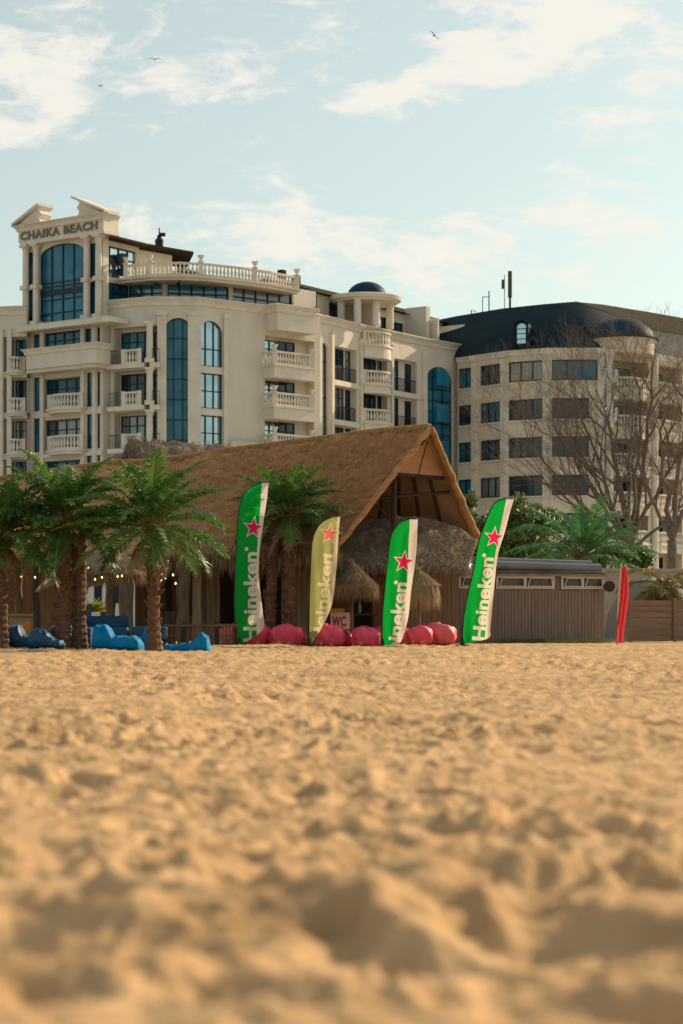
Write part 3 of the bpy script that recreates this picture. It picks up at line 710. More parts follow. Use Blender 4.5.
for fr, px in ((r2[0], 603), (r2[0], 648), (r2[1], 687)):
    s_ = fr.s(px); column(h2, fr, s_, ROWS[5][0], EV - .1, .3, .75)
w2.build('wall', M_WALL2, h2)
mb = MB(); ev = [Vector((XP(p, y), y)) for p, y in rp + rp2[1:]]; sweep(mb, ev, cornice_prof(EV + .12, .3, .4)); mb.build('cornice', M_TRIM, h2)
# mansard: front slope leaning back to a ridge
def slope(mb, pairs):
    vs = []; fs = []
    for (e, r) in pairs:
        for q in range(7):
            t = q / 6; v = Vector(e).lerp(Vector(r), t); bulge = math.sin(PI * t) * .35; vs.append((v.x, v.y - bulge, v.z + bulge * .3))
    for i in range(len(pairs) - 1):
        for q in range(6): fs.append((i * 7 + q, (i + 1) * 7 + q, (i + 1) * 7 + q + 1, i * 7 + q + 1))
    mb.add(vs, fs)
def ep(px, Y, z=EV + .13): return (XP(px, Y), Y, z)
mb = MB()
slope(mb, [(ep(437, 163.4), P(437, 320, 167)), (ep(457.5, 161.5), P(457, 316, 166)), (ep(507, 157.3), P(502, 308.5, 162.5)), (ep(548, 155.6), P(545, 304, 160.5)), (ep(590, 155.1), P(577, 301.5, 160)),
           (ep(603, 155.3), P(603, 311, 160)), (ep(652, 158.8), P(652, 330, 162.5)), (ep(700, 164.3), P(700, 338, 168)), (ep(800, 176), P(800, 352, 180))])
mb.build('roof', M_SLATE, h2, True)
mb = MB(); A_ = [P(577, 301.4, 160), P(603, 310.5, 160), P(652, 329.5, 162.5), P(700, 337.5, 168), P(800, 352, 180)]
B_ = [P(577, 301.4, 160) + Vector((.3, .5, .02)), P(603, 304.5, 166), P(652, 312.5, 169), P(700, 321, 175), P(800, 336, 188)]
for i in range(4): mb.quad(A_[i], A_[i + 1], B_[i + 1], B_[i])
bk = [P(437, 320, 167), P(457, 316, 166), P(502, 308.5, 162.5), P(545, 304, 160.5), P(577, 301.4, 160)]
for i in range(4): mb.quad(bk[i], bk[i + 1], bk[i + 1] + Vector((2, 12, -1.5)), bk[i] + Vector((2, 12, -1.5)))
for i in range(4): mb.quad(B_[i], B_[i + 1], B_[i + 1] + Vector((0, 12, -2)), B_[i] + Vector((0, 12, -2)))
mb.build('roof', M_BROWN, h2)
sd = MB(); sd.add([(XP(437, 163.4), 163.4, 0), (XP(437, 167), 180, 0), (XP(437, 167), 180, 24), (XP(437, 163.4), 163.4, EV)], [(0, 1, 2, 3)])
q = Vector((XP(800, 176), 176, 0)); sd.add([q, q + Vector((3, 18, 0)), q + Vector((3, 18, 24)), q + Vector((0, 0, EV))], [(0, 1, 2, 3)])
sd.add([(XP(437, 167), 180, 0), q + Vector((3, 18, 0)), q + Vector((3, 18, 24)), (XP(437, 167), 180, 24)], [(0, 1, 2, 3)]); sd.build('wall', M_WALL2, h2)
# dormer with arched window
fd = Fr(515.4, 156.2, 527, 155.9); mb = MB(); zd0, zd1 = 22.2, 24.05
facade(mb, fd, -.12, fd.L + .12, zd0, zd1, [(.05, fd.L - .05, zd0 + .1, zd1 - .08, .2, .95)])
K = 10; w = fd.L / 2 + .12
for k in range(K):
    a0, a1 = PI * k / K, PI * (k + 1) / K
    p0 = (fd.L / 2 - w * math.cos(a0), zd1 - w * .98 + w * math.sin(a0)); p1 = (fd.L / 2 - w * math.cos(a1), zd1 - w * .98 + w * math.sin(a1))
    mb.quad(fd.pt(p0[0], .15, p0[1] + .08), fd.pt(p1[0], .15, p1[1] + .08), fd.pt(p1[0], -4, p1[1] + .08), fd.pt(p0[0], -4, p0[1] + .08))
for s_ in (-.12, fd.L + .12): mb.quad(fd.pt(s_, .15, zd0), fd.pt(s_, .15, zd1 - w), fd.pt(s_, -4, zd1 - w), fd.pt(s_, -4, zd0))
do = mb.build('dormer', M_SLATE, h2); window(do, fd, .05, fd.L - .05, zd0 + .1, zd1 - .08, -.1, 1, (.25, .5, .72), .95, glass=M_MIRROR, fw=.06)
# half dome over the turret
mb = MB(); cx, cy, r = XP(621, 157.3), 157.3, 2.62
mb.lathe((cx, cy, EV + .95), [(r * 1.02, 0)] + [(r * math.cos(t), r * .68 * math.sin(t)) for t in [i * PI / 2 / 12 for i in range(12)]] + [(.02, r * .68)], 48)
mb.build('dome', M_DOME, h2, True)
mb = MB(); mb.lathe((cx, cy, EV + .15), [(r * 1.0, -.4), (r * 1.0, .5), (r * 1.05, .6), (r * 1.06, .79)], 40); mb.build('drum', M_WALL2, h2, True)
mb = MB(); mb.lathe((cx, cy, EV + .945), [(r * 1.12, 0), (r * 1.12, .09), (r * 1.0, .1)], 40); mb.build('rim', M_BROWN, h2)
# masts on the dark roof
def mast(name, label, px, Y, y0, y1, build):
    t = thing(name, label, 'antenna', P(px, y1, Y)); build(t, P(px, y1, Y), P(px, y0, Y)); return t
def bm1(t, b, a):
    mb = MB(); mb.tube([b - Vector((0, 0, .6)), b.lerp(a, .45)], .09); mb.build('pole', M_IRON, t)
    mb = MB(); mb.lathe((b.x, b.y, b.lerp(a, .28).z), [(.15, 0), (.17, .05), (.17, (a - b).length * .72 - .05), (.12, (a - b).length * .72)], 14); mb.build('antenna_tube', mat('mast_green', (.06, .08, .055), .6), t)
mast('antenna', 'thick green tubular antenna, tallest on the dark roof', 510, 162.5, 271, 308, bm1)
def bm2(t, b, a):
    mb = MB(); mb.tube([b - Vector((0, 0, .6)), a], .03); mb.build('pole', M_IRON, t)
    mb = MB(); mb.box((b.x - .12, b.y, b.lerp(a, .72).z), (.24, .12, .75)); mb.build('antenna_panel', mat('mast_green', (.06, .08, .055)), t)
mast('antenna', 'thin pole with a small box panel just left of the tall green antenna', 504.5, 162.6, 275, 308, bm2)
def bm3(t, b, a):
    mb = MB(); mb.tube([b - Vector((0, 0, .6)), a], .05); mb.tube([b + Vector((-.52, 0, -.6)), b + Vector((-.52, 0, 1.15))], .035); mb.tube([b + Vector((-.52, 0, 1.15)), b + Vector((0, 0, 1.15))], .03); mb.build('pole', M_IRON, t)
mast('antenna', 'low goalpost shaped metal mast on the dark roof left of the other masts', 489, 163.4, 291, 311, bm3)
def bm4(t, b, a):
    mb = MB(); mb.tube([b - Vector((0, 0, .5)), a, a + Vector((.35, 0, -.15))], .05); mb.build('pole', M_IRON, t)
mast('roof_vent', 'small bent vent pipe on the dark roof edge, left of the goalpost mast', 471.5, 164.8, 310, 315, bm4)['category'] = 'vent pipe'

# ---------------------------------------------------------------- vegetation
M_BARK = mat('palm_bark', (.13, .065, .04), .95, (.21, .12, .075), 9, .03, 22, stretch=(1, 1, 2.5))
M_PALM = mat('palm_leaf', (.04, .13, .028), .45, (.12, .235, .045), 1.2, spec=.4, trans=.35, detail=2)
M_PALMB = mat('palm_leaf_blue', (.035, .17, .06), .5, (.10, .26, .07), 1.2, spec=.4, trans=.3, detail=2)
M_RACH = mat('palm_stem', (.20, .17, .08), .6)
M_DRY = mat('dry_frond', (.24, .15, .07), .9, (.34, .23, .12), 3)
M_BRANCH = mat('bare_bark', (.115, .084, .065), .95, (.20, .15, .115), 6, .02, 20)
M_LEAF = mat('bush_leaf', (.05, .10, .02), .5, (.15, .20, .04), .9, spec=.5, trans=.25, detail=3)

def frond(mb, st, base, az, elev, length, droop, rnd, leaf=.34, n=34, wid=.030):
    """feather frond: arched stem with two combs of leaflets"""
    pts = []; p = Vector(base); e = elev; seg = 12; tw = rnd.uniform(-.12, .12)
    for i in range(seg + 1):
        pts.append(p.copy()); a = az + tw * i / seg
        p = p + Vector((math.cos(a) * math.cos(e), math.sin(a) * math.cos(e), math.sin(e))) * (length / seg)
        e -= droop / seg * (0.45 + 1.2 * i / seg)
    st.tube(pts, [.022 * (1 - .8 * i / seg) + .003 for i in range(seg + 1)], 4, False)
    roll = rnd.uniform(-.5, .5)
    for k in range(n):
        t = .12 + .88 * k / n; f = t * seg; i = min(seg - 1, int(f)); q = pts[i].lerp(pts[i + 1], f - i); d = (pts[i + 1] - pts[i]).normalized()
        side = d.cross(Vector((0, 0, 1))); side = side.normalized() if side.length > .01 else Vector((1, 0, 0)); up = side.cross(d)
        L = leaf * (math.sin(PI * min(1, t * .93 + .1)) ** .55) * rnd.uniform(.62, 1.2) * (.75 if t > .8 else 1)
        for sg in (-1, 1):
            out = (side * sg * .78 + d * rnd.uniform(.5, .75) + up * (rnd.uniform(.05, .4) + sg * roll * .3)).normalized()
            mid = q + out * L * .55; tip = q + out * L + Vector((rnd.gauss(0, .03), rnd.gauss(0, .03), -L * rnd.uniform(.1, .55)))
            wv = d * wid * rnd.uniform(.8, 1.2) + up * rnd.uniform(-.01, .01)
            mb.add([q - wv * .5, q + wv * .5, mid + wv * .8, mid - wv * .8, tip], [(0, 1, 2, 3), (3, 2, 4)])
def palm(name, label, px, Y, trunks, top_y, crown_r, seed, m=None, group='palms in front of the beach bar', nf=30, leafs=.36, dead=5, elev=(-.5, 1.35)):
    rnd = random.Random(seed); x = XP(px, Y); z0 = gz(x, Y) - .05
    t = thing(name, label, 'palm tree', (x, Y, z0), group)
    ctr = None
    for (dx, dyy, lean, rad, topz) in trunks:
        h = topz - z0; mb = MB(); n = 34; pts = []; rr = []
        for i in range(n + 1):
            f = i / n; pts.append((x + dx + lean * f * f, Y + dyy, z0 + h * f)); rr.append(rad * (1.25 - .32 * min(1, f * 4) + .12 * f * f) * (1 + (.10 if i % 2 else -.06) + rnd.uniform(-.05, .05)))
        mb.tube(pts, rr, 10)
        for k in range(int(h * 34)):       # stubs of cut frond bases
            f = rnd.random() ** .8; a = rnd.uniform(0, 2 * PI); p = Vector((x + dx + lean * f * f, Y + dyy, z0 + h * f)); o = Vector((math.cos(a), math.sin(a), 0))
            L = rnd.uniform(.05, .1) * (1 + f * .8); s_ = Vector((-o.y, o.x, 0)) * .035
            b_ = p + o * rad * .85; mb.add([b_ - s_, b_ + s_, b_ + o * L + s_ * .6 + Vector((0, 0, L * 1.1)), b_ + o * L - s_ * .6 + Vector((0, 0, L * 1.1)), b_ + Vector((0, 0, .11))], [(0, 1, 2, 3), (0, 3, 4), (1, 4, 2), (3, 2, 4)])
        mb.build('trunk', M_BARK, t)
    mb = MB(); st = MB(); dd = MB(); dx, dyy, lean, rad, topz = trunks[0]; c = Vector((x + dx + lean, Y + dyy, topz))
    for k in range(nf):
        f = k / nf; az = k * 2.399 + rnd.uniform(-.25, .25); e = elev[0] + (elev[1] - elev[0]) * f ** .9 + rnd.uniform(-.12, .12)
        L = 1.08 * crown_r * rnd.uniform(.85, 1.12) * (.85 + .15 * math.cos(e)); o = Vector((math.cos(az), math.sin(az), 0)) * rad * .5
        frond(mb, st, c + o + Vector((0, 0, .12 * f)), az, e, L, rnd.uniform(.8, 1.35) if e > .2 else rnd.uniform(.55, 1.0), rnd, leafs, 46)
    for k in range(dead):
        az = rnd.uniform(0, 2 * PI); frond(dd, st, c + Vector((0, 0, -.12)), az, rnd.uniform(-1.2, -.7), crown_r * rnd.uniform(.4, .75), .5, rnd, .2, 22)
    for k in range(26):                    # flower stalks and cut ends
        az = rnd.uniform(0, 2 * PI); e = rnd.uniform(.0, .9); v = Vector((math.cos(az) * math.cos(e), math.sin(az) * math.cos(e), math.sin(e))); dd.tube([c - Vector((0, 0, .15)), c + v * rnd.uniform(.25, .45)], [.035, .02], 4)
    mb.build('crown', m or M_PALM, t); st.build('frond_stems', M_RACH, t); dd.build('dry_frond_bases', M_DRY, t)
    return t
palm('palm_tree', 'bushy palm with two close trunks between blue beanbags, left of the tall palm', 62, 45.3, [(0, 0, .05, .17, ZP(522, 45.3)), (.36, .25, .0, .16, ZP(534, 45.3)), ], 448, 1.8, 11, nf=44, leafs=.42)
palm('palm_tree', 'single trunk palm with drooping right frond beside the bright blue sofa bags', 154, 44.6, [(0, 0, -.04, .145, ZP(527, 44.6)), ], 450, 1.9, 5, nf=38, leafs=.44, m=M_PALM, dead=8)
palm('palm_tree', 'twin trunk palm behind the two left feather flags', 290, 53.9, [(0, 0, -.05, .17, ZP(514, 53.9)), (-.55, .2, .2, .15, ZP(520, 53.9))], 452, 1.65, 23, nf=36, dead=9, leafs=.42)
palm('palm_tree', 'palm with dark trunk cut off by the left edge of the photo', 1, 45.0, [(0, 0, .0, .16, ZP(535, 45))], 470, 1.7, 31, nf=36, leafs=.42)
palm('palm_tree', 'low wide palm crown behind the grey plank cabin under the bare tree', 583, 68, [(0, 0, 0, .25, ZP(556, 68))], 505, 2.5, 77, nf=32, leafs=.5, m=M_PALMB, elev=(-.1, 1.2), group='palms behind the plank cabin')
palm('palm_tree', 'yellowing palm at the right edge beyond the red flag', 664, 66, [(0, 0, 0, .18, ZP(585, 66))], 540, 1.6, 41, nf=14, leafs=.4, m=mat('yellow_leaf', (.16, .15, .035), .6, (.26, .20, .06), 1.2, trans=.35), elev=(-.9, .7), dead=12, group='palms behind the plank cabin')

def leaf_cloud(mb, blobs, n, size, rnd):
    tot = sum(r ** 2 for _, r in blobs)
    for c, r in blobs:
        c = Vector(c)
        for k in range(int(n * r * r / tot)):
            v = Vector((rnd.gauss(0, 1), rnd.gauss(0, 1), rnd.gauss(0, 1))).normalized() * r * (rnd.random() ** .4) * rnd.uniform(.85, 1.12)
            p = c + Vector((v.x, v.y, v.z * .85)); a = Vector((rnd.gauss(0, 1), rnd.gauss(0, 1), rnd.gauss(0, 1))).normalized(); b = a.orthogonal().normalized()
            s_ = size * rnd.uniform(.6, 1.3); mb.add([p - a * s_, p + b * s_ * .45, p + a * s_, p - b * s_ * .45], [(0, 1, 2, 3)])
def bush(label, spans, Y, seed, n, size, m=M_LEAF, group='broadleaf trees behind the flags'):
    rnd = random.Random(seed); px0 = sum(s_[0] for s_ in spans) / len(spans); x = XP(px0, Y); t = thing('tree', label, 'tree', (x, Y, 0), group)
    bl = []
    for (px, py, rp) in spans:
        c = P(px, py, Y); r = rp * Y / F; c.y += rnd.uniform(-.6, .6) * r
        for k in range(6):
            v = Vector((rnd.gauss(0, 1), rnd.gauss(0, 1), rnd.gauss(0, 1))).normalized() * r * .62; bl.append((c + v, r * rnd.uniform(.4, .6)))
        bl.append((c, r * .8))
    mb = MB(); leaf_cloud(mb, bl, n, size, rnd); mb.build('crown', m, t)
    tr = MB(); b0 = Vector((x, Y, -.1))
    tr.tube([b0, b0 + Vector((.1, 0, 1.2)), b0 + Vector((.05, 0, 2.2))], [.22, .17, .12], 8)
    for (px, py, rp) in spans: tr.tube([b0 + Vector((.08, 0, 1.6)), (b0 + Vector((0, 0, 2.4))).lerp(P(px, py, Y), .4), P(px, py, Y)], [.1, .07, .03], 5)
    tr.build('trunk', M_BRANCH, t)
bush('rounded dark green leafy tree right behind the rightmost feather flag', [(497, 522, 20), (520, 512, 19), (543, 521, 18), (505, 545, 22), (535, 547, 22), (478, 532, 18)], 76, 3, 9000, .10)
bush('lower dark green leafy tree between thatched gable and the rightmost flag', [(470, 500, 9), (466, 520, 14), (480, 545, 16)], 79, 4, 3000, .10)
bush('dark shrubby tree below the bare tree, right of the low palm', [(618, 553, 16), (640, 560, 15), (600, 560, 14), (560, 560, 14)], 82, 6, 5000, .11)

def bare_tree(label, px, Y, base_z, limbs, seed, depth=6, group='bare trees before the beige hotel'):
    rnd = random.Random(seed); x = XP(px, Y); t = thing('bare_tree', label, 'tree', (x, Y, 0), group)
    tr = MB(); br = MB(); cnt = [0]
    def grow(p, d, L, r, lev):
        n = 4 if lev < 3 else 3; pts = [p.copy()]; rr = [r]; q = p.copy(); dd = d.copy()
        for i in range(n):
            dd = (dd + Vector((rnd.gauss(0, .13), rnd.gauss(0, .13), rnd.gauss(0, .08) + .05))).normalized(); q = q + dd * (L / n); pts.append(q.copy()); rr.append(max(.0045, r * (1 - .42 * (i + 1) / n)))
        (tr if lev == 0 else br).tube(pts, rr, 7 if lev < 2 else (5 if lev < 4 else 3), False); cnt[0] += 1
        if lev >= depth: return
        kids = 2 if lev < 2 else rnd.choice((2, 3, 3, 4))
        for k in range(kids):
            j = n if k == 0 else rnd.randint(max(1, n - 2), n); a = rnd.uniform(.25, .65) * (-1 if k % 2 else 1) * (1.0 if k else .5)
            ax = Vector((rnd.gauss(0, .3), 1, rnd.gauss(0, .3))).normalized() if rnd.random() < .6 else Vector((rnd.gauss(0, 1), rnd.gauss(0, 1), rnd.gauss(0, .3))).normalized()
            nd = Matrix.Rotation(a, 3, ax) @ dd; grow(pts[j], nd.normalized(), L * rnd.uniform(.62, .86), rr[j] * (.85 if k == 0 else .62), lev + 1)
    b0 = Vector((x, Y, -.1)); top = Vector((x, Y, base_z)); tr.tube([b0, b0.lerp(top, .5), top], [.3, .25, .22], 10, False)
    for (tx, ty, r, L) in limbs:
        e = P(tx, ty, Y + rnd.uniform(-1, 1)); d = (e - top); mid = top.lerp(e, .5) + Vector((rnd.uniform(-.3, .3), rnd.uniform(-.4, .4), -.25 if abs(d.x) > d.z * .8 else .1))
        n = 7; pts = []
        for i in range(n + 1):
            f = i / n; v = top.lerp(mid, f).lerp(mid.lerp(e, f), f) + Vector((rnd.gauss(0, .07), rnd.gauss(0, .07), rnd.gauss(0, .05))) * (1 if 0 < i < n else 0); pts.append(v)
        rr = [.88 * r * (1 - .6 * i / n) for i in range(n + 1)]; tr.tube(pts, rr, 7, False)
        for i in range(3, n + 1):
            for _ in range(1 if i < n else 3):
                dd = (pts[i] - pts[i - 1]).normalized(); nd = Matrix.Rotation(rnd.choice((-1, 1)) * rnd.uniform(.2, .8), 3, Vector((rnd.gauss(0, .4), 1, rnd.gauss(0, .4))).normalized()) @ dd
                grow(pts[i], nd, L * rnd.uniform(.75, 1.1), rr[i] * .62, 2)
    tr.build('trunk', M_BRANCH, t); br.build('branches', M_BRANCH, t); return t
bare_tree('large leafless tree with many rising limbs before the half dome turret', 630, 96, ZP(548, 96), [(608, 420, .19, 1.8), (590, 470, .15, 1.8), (560, 440, .14, 1.9), (632, 440, .13, 1.3), (652, 400, .2, 1.5), (676, 460, .16, 1.5), (548, 485, .12, 1.9), (530, 445, .12, 1.9), (575, 400, .13, 1.8), (640, 390, .13, 1.6), (600, 500, .1, 1.5), (690, 500, .12, 1.6)], 14, 6)
bare_tree('leafless tree at the right edge with limbs leaning left over the other', 672, 92, ZP(540, 92), [(660, 430, .17, 1.3), (690, 410, .17, 1.5), (640, 470, .13, 1.3), (715, 450, .15, 1.4)], 29, 6)
# ---------------------------------------------------------------- the thatched beach bar
M_REED = mat('reed_roof', (.36, .17, .066), .95, (.52, .27, .115), 2.6, .05, 9, stretch=(1, 1, 3.0))
M_REEDG = mat('grey_reed', (.20, .14, .095), .95, (.33, .24, .165), 5, .05, 14)
M_REEDE = mat('reed_edge', (.38, .215, .075), .95, (.26, .14, .055), 6, .03, 20)
M_STRAW = mat('straw', (.30, .20, .115), .9, (.20, .13, .075), 3, detail=3, trans=.2)
M_STRAWL = mat('pale_straw', (.46, .34, .20), .9, (.30, .21, .12), 3, detail=3, trans=.2)
M_PLANKR = mat('gable_planks', (.52, .29, .17), .8, (.42, .22, .125), 1.5, stretch=(.6, .6, 9))
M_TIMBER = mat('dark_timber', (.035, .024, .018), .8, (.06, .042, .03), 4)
M_WOOD = mat('pale_wood', (.40, .30, .20), .85, (.27, .19, .125), 2, stretch=(7, 7, .5))
M_WOODD = mat('brown_planks', (.19, .12, .078), .85, (.13, .082, .053), 2, stretch=(7, 7, .4))
M_SLATW = mat('grey_planks', (.27, .205, .165), .85, (.19, .143, .113), 1.6, stretch=(8, 8, .35))
M_WHITE = mat('white_paint', (.62, .58, .50), .5)
M_CANVAS = mat('canvas', (.52, .47, .40), .9, (.42, .38, .32), 2, trans=.3)

bar = thing('beach_bar', 'large open beach bar under a sagging brown thatched roof with pointed gable', 'beach bar', (XP(230, 57), 57, 0))
def grid_surface(mb, rail_a, rail_b, nu, nv, fn=None):
    """surface between two polylines, both sampled by arc fraction"""
    def samp(r, t):
        f = t * (len(r) - 1); i = min(len(r) - 2, int(f)); return Vector(r[i]).lerp(Vector(r[i + 1]), f - i)
    vs = []
    for i in range(nu + 1):
        for j in range(nv + 1):
            u, v = i / nu, j / nv; p = samp(rail_a, u).lerp(samp(rail_b, u), v); vs.append(p + (fn(u, v, p) if fn else Vector()))
    fs = [(i * (nv + 1) + j, (i + 1) * (nv + 1) + j, (i + 1) * (nv + 1) + j + 1, i * (nv + 1) + j + 1) for i in range(nu) for j in range(nv)]
    mb.add(vs, fs)
def rough(amp, sc, sx=1.0):
    def f(u, v, p): return Vector((0, -.5, .6)) * amp * (.22 * ((v * 13 + .25 * noise.noise(p * 1.5)) % 1.0) + noise.noise(Vector((p.x * sc, p.y * sc, p.z * sc * sx))) + .5 * noise.noise(Vector((p.x * sc * 3, p.y * sc * 3, p.z * sc * 3 * sx))) + .3 * noise.noise(Vector((p.x * 9, p.y * 9, p.z * 22))))
    return f
pk = P(430, 428, 55.5)
ridge = [pk, P(375, 432.5, 56.6), P(320, 439.5, 58), P(240, 449.5, 59.5), P(152, 462.5, 61)]
eave = [P(334, 549, 54.0), P(322, 556, 54.1), P(290, 558, 54.3), P(240, 558, 54.5), P(140, 556, 54.8)]
mb = MB(); grid_surface(mb, ridge, eave, 110, 46, rough(.16, 1.3, 1.0))
under = [Vector((0, .08, -.10))] ; grid_surface(mb, [p + under[0] for p in ridge], [p + under[0] for p in eave], 10, 4)
roof1 = mb.build('roof', M_REED, bar, True)
def straw(mb, pts, L, n, rnd, out=Vector((0, -.25, 0)), w=.018, jit=.12, hang=-1.0):
    """a hanging fringe of straws along a polyline"""
    tot = len(pts) - 1
    for k in range(n):
        t = rnd.random() * tot; i = min(tot - 1, int(t)); p = Vector(pts[i]).lerp(Vector(pts[i + 1]), t - i) + Vector((rnd.gauss(0, jit * .4), rnd.gauss(0, jit), rnd.gauss(0, jit * .5)))
        l = L * rnd.uniform(.5, 1.2); e = p + Vector((rnd.gauss(0, .12) * l, 0, hang * l)) + out * l * rnd.uniform(.3, 1.3); sv = Vector((w, rnd.uniform(-w, w), 0))
        mb.add([p - sv, p + sv, e], [(0, 1, 2)])
rn = random.Random(3)
fr_ = MB(); straw(fr_, eave, .42, 3000, rn, jit=.2); fr_.build('fringe', M_STRAW, roof1)
# tufts lying on the slope
tf = MB()
for k in range(9000):
    u = rn.random(); v = rn.random() ** .9; f = u * 4; i = min(3, int(f)); a = ridge[i].lerp(ridge[i + 1], f - i); b = eave[i].lerp(eave[i + 1], f - i); p = a.lerp(b, v) + Vector((0, -.05, .07)); d = (b - a).normalized()
    l = rn.uniform(.12, .36); sd_ = Vector((rn.uniform(.008, .022), 0, 0)); tf.add([p - sd_, p + sd_, p + d * l + Vector((rn.gauss(0, .05), -.03, .03))], [(0, 1, 2)])
tf.build('tufts', M_REED, roof1)
mb = MB(); mb.tube([p + Vector((0, .05, .02)) for p in ridge], [.12, .11, .10, .10, .10], 8); mb.build('ridge_cap', M_REEDE, bar, True)
# continuing roof to the left
ridge2 = [P(150, 463, 61), P(107, 464.5, 61.4), P(70, 470, 61.8), P(0, 480, 62.5), P(-80, 489, 63.5)]
eave2 = [P(150, 557, 54.9), P(107, 557, 55), P(70, 556, 55.2), P(0, 556, 55.6), P(-80, 556, 56)]
mb = MB(); grid_surface(mb, ridge2, eave2, 70, 34, rough(.16, 1.3)); r2o = mb.build('roof', M_REED, bar, True)
fr_ = MB(); straw(fr_, eave2, .3, 1500, rn); fr_.build('fringe', M_STRAW, r2o)
mb = MB(); mb.tube([p + Vector((0, .05, .03)) for p in ridge2], .11, 8); mb.build('ridge_cap', M_REEDE, bar, True)
# right slope seen from below through the gable
R_ = P(477, 541, 58.6); L_ = eave[0]
back_r = [pk, P(375, 432.5, 56.6) , P(320, 439.5, 58), P(240, 449.5, 59.5)]
dv = Vector((-.77, .63, 0)); er = [R_ + dv * t for t in (0, 2.2, 4.5, 8)]
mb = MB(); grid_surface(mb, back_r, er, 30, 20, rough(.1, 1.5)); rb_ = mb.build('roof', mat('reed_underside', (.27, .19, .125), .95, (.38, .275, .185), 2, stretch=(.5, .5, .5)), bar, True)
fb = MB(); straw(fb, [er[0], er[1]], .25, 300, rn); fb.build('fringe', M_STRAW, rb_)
# thick rolled gable edges
mb = MB()
def wob(a, b, n, amp): return [a.lerp(b, i / n) + Vector((rn.gauss(0, amp), rn.gauss(0, amp), rn.gauss(0, amp))) for i in range(n + 1)]
e1 = wob(pk + Vector((0, -.05, -.02)), L_ + Vector((.02, -.1, -.02)), 20, .012); e2 = wob(pk + Vector((0, -.05, 0)), R_ + Vector((.05, -.1, -.1)), 20, .014)
mb.tube(e1, .085, 9); mb.build('gable_edge', M_REED, bar, True)
mb = MB(); mb.tube(e2, [.10 + .05 * i / 20 for i in range(21)], 9); ge = mb.build('gable_edge', M_REEDE, bar, True)
# planked gable panel
mb = MB(); g = [P(428.5, 438, 56.0), P(391, 474, 55.6), P(444, 478.5, 56.9)]
mb.add(g + [p + Vector((.05, .08, 0)) for p in g], [(0, 1, 2), (3, 5, 4), (0, 3, 4, 1), (1, 4, 5, 2), (2, 5, 3, 0)]); go = mb.build('gable_panel', M_PLANKR, bar)
mb = MB(); 
for k in range(4, 5):
    t = .96; a = g[0].lerp(g[1], t); b = g[0].lerp(g[2], t); mb.tube([a + Vector((0, -.015, 0)), b + Vector((0, -.015, 0))], .012, 4)
mb.tube([g[0] + Vector((0, -.02, 0)), (g[1] + g[2]) / 2 + Vector((0, -.02, 0))], .015, 4); mb.build('batten', M_TIMBER, go)
# frame of the gable
def beam(a, b, r=.06, name='beam', m=M_TIMBER): mb = MB(); mb.tube([a, b], r, 6); return mb.build(name, m, bar)
beam(P(394, 474, 55.8), P(394, 640, 55.8), .075, 'post'); beam(P(372, 499, 55.7), P(449, 492, 57.2), .05); beam(P(391, 474, 55.6), P(444, 478.5, 56.9), .05)
for t in (.22, .42, .62, .82):
    beam(pk.lerp(back_r[1], t * .9) + Vector((0, 0, -.2)) if t < 1 else pk, R_.lerp(er[2], t) + Vector((-.1, 0, -.12)), .055, 'rafter')
beam(P(372, 500, 55.8), P(392, 522, 56.2), .04); beam(P(362, 515, 55.8), P(380, 470, 57), .04, 'rafter')
# rear closure of the roof space
mb = MB(); mb.quad(P(240, 475, 60.5), P(415, 475, 62.5), P(415, 640, 62.5), P(240, 640, 60.5)); mb.build('back_wall', M_WOODD, bar); mb = MB(); mb.quad(P(-80, 500, 64), P(60, 500, 63), P(60, 640, 63), P(-80, 640, 64)); mb.build('wall', M_WOODD, bar)
# shaggy lower roof in front of the gable
top = [P(337, 519, 56.4), P(380, 517.5, 56.6), P(430, 519, 57), P(460, 529, 57.4), P(478, 541, 57.7)]
bot = [P(328, 566, 54.9), P(370, 566, 55.0), P(412, 565, 55.2), P(445, 566, 55.8), P(468, 570, 56.6)]
mb = MB(); grid_surface(mb, top, bot, 60, 26, rough(.12, 2.4)); lr = mb.build('lower_roof', M_REEDG, bar, True)
tf = MB()
for k in range(5000):
    u = rn.random(); v = rn.random(); f = u * 4; i = min(3, int(f)); a = top[i].lerp(top[i + 1], f - i); b = bot[i].lerp(bot[i + 1], f - i); p = a.lerp(b, v) + Vector((0, -.04, .05)); d = (b - a).normalized()
    l = rn.uniform(.08, .26); sd_ = Vector((rn.uniform(.006, .014), 0, 0)); tf.add([p - sd_, p + sd_, p + d * l + Vector((rn.gauss(0, .07), -.05, .05))], [(0, 1, 2)])
straw(tf, bot, .2, 800, rn); tf.build('tufts', mat('grey_straw', (.26, .225, .18), .9, (.15, .125, .10), 3, trans=.2), lr)
# walls under the roof
def plank_wall(name, par, a, b, z0, z1, Ya, Yb, m, w=.14, gaps=.012, skip=()):
    fr = Fr(a, Ya, b, Yb); mb = MB(); n = int(fr.L / w); r = random.Random(int(a * 7 + b))
    for i in range(n):
        s_ = i * fr.L / n
        if any(fr.s(q0) < s_ + w / 2 < fr.s(q1) for q0, q1 in skip): continue
        dz = r.uniform(-.02, .02); d = r.uniform(0, .015); mb.fbox(fr, s_, s_ + fr.L / n - gaps, z0, z1 + dz, -.03 + d, d)
    mb.fbox(fr, 0, fr.L, z0, z1 - .05, -.08, -.05) if not skip else None
    return mb.build(name, m, par), fr
plank_wall('wall', bar, 205, 322, 0, 2.35, 57, 57, M_WOOD, skip=((220, 236), (262, 282)))
mb = MB(); mb.quad(P(196, 556, 57.6), P(325, 556, 57.6), P(325, 641, 57.6), P(196, 641, 57.6)); mb.build('wall', M_TIMBER, bar)
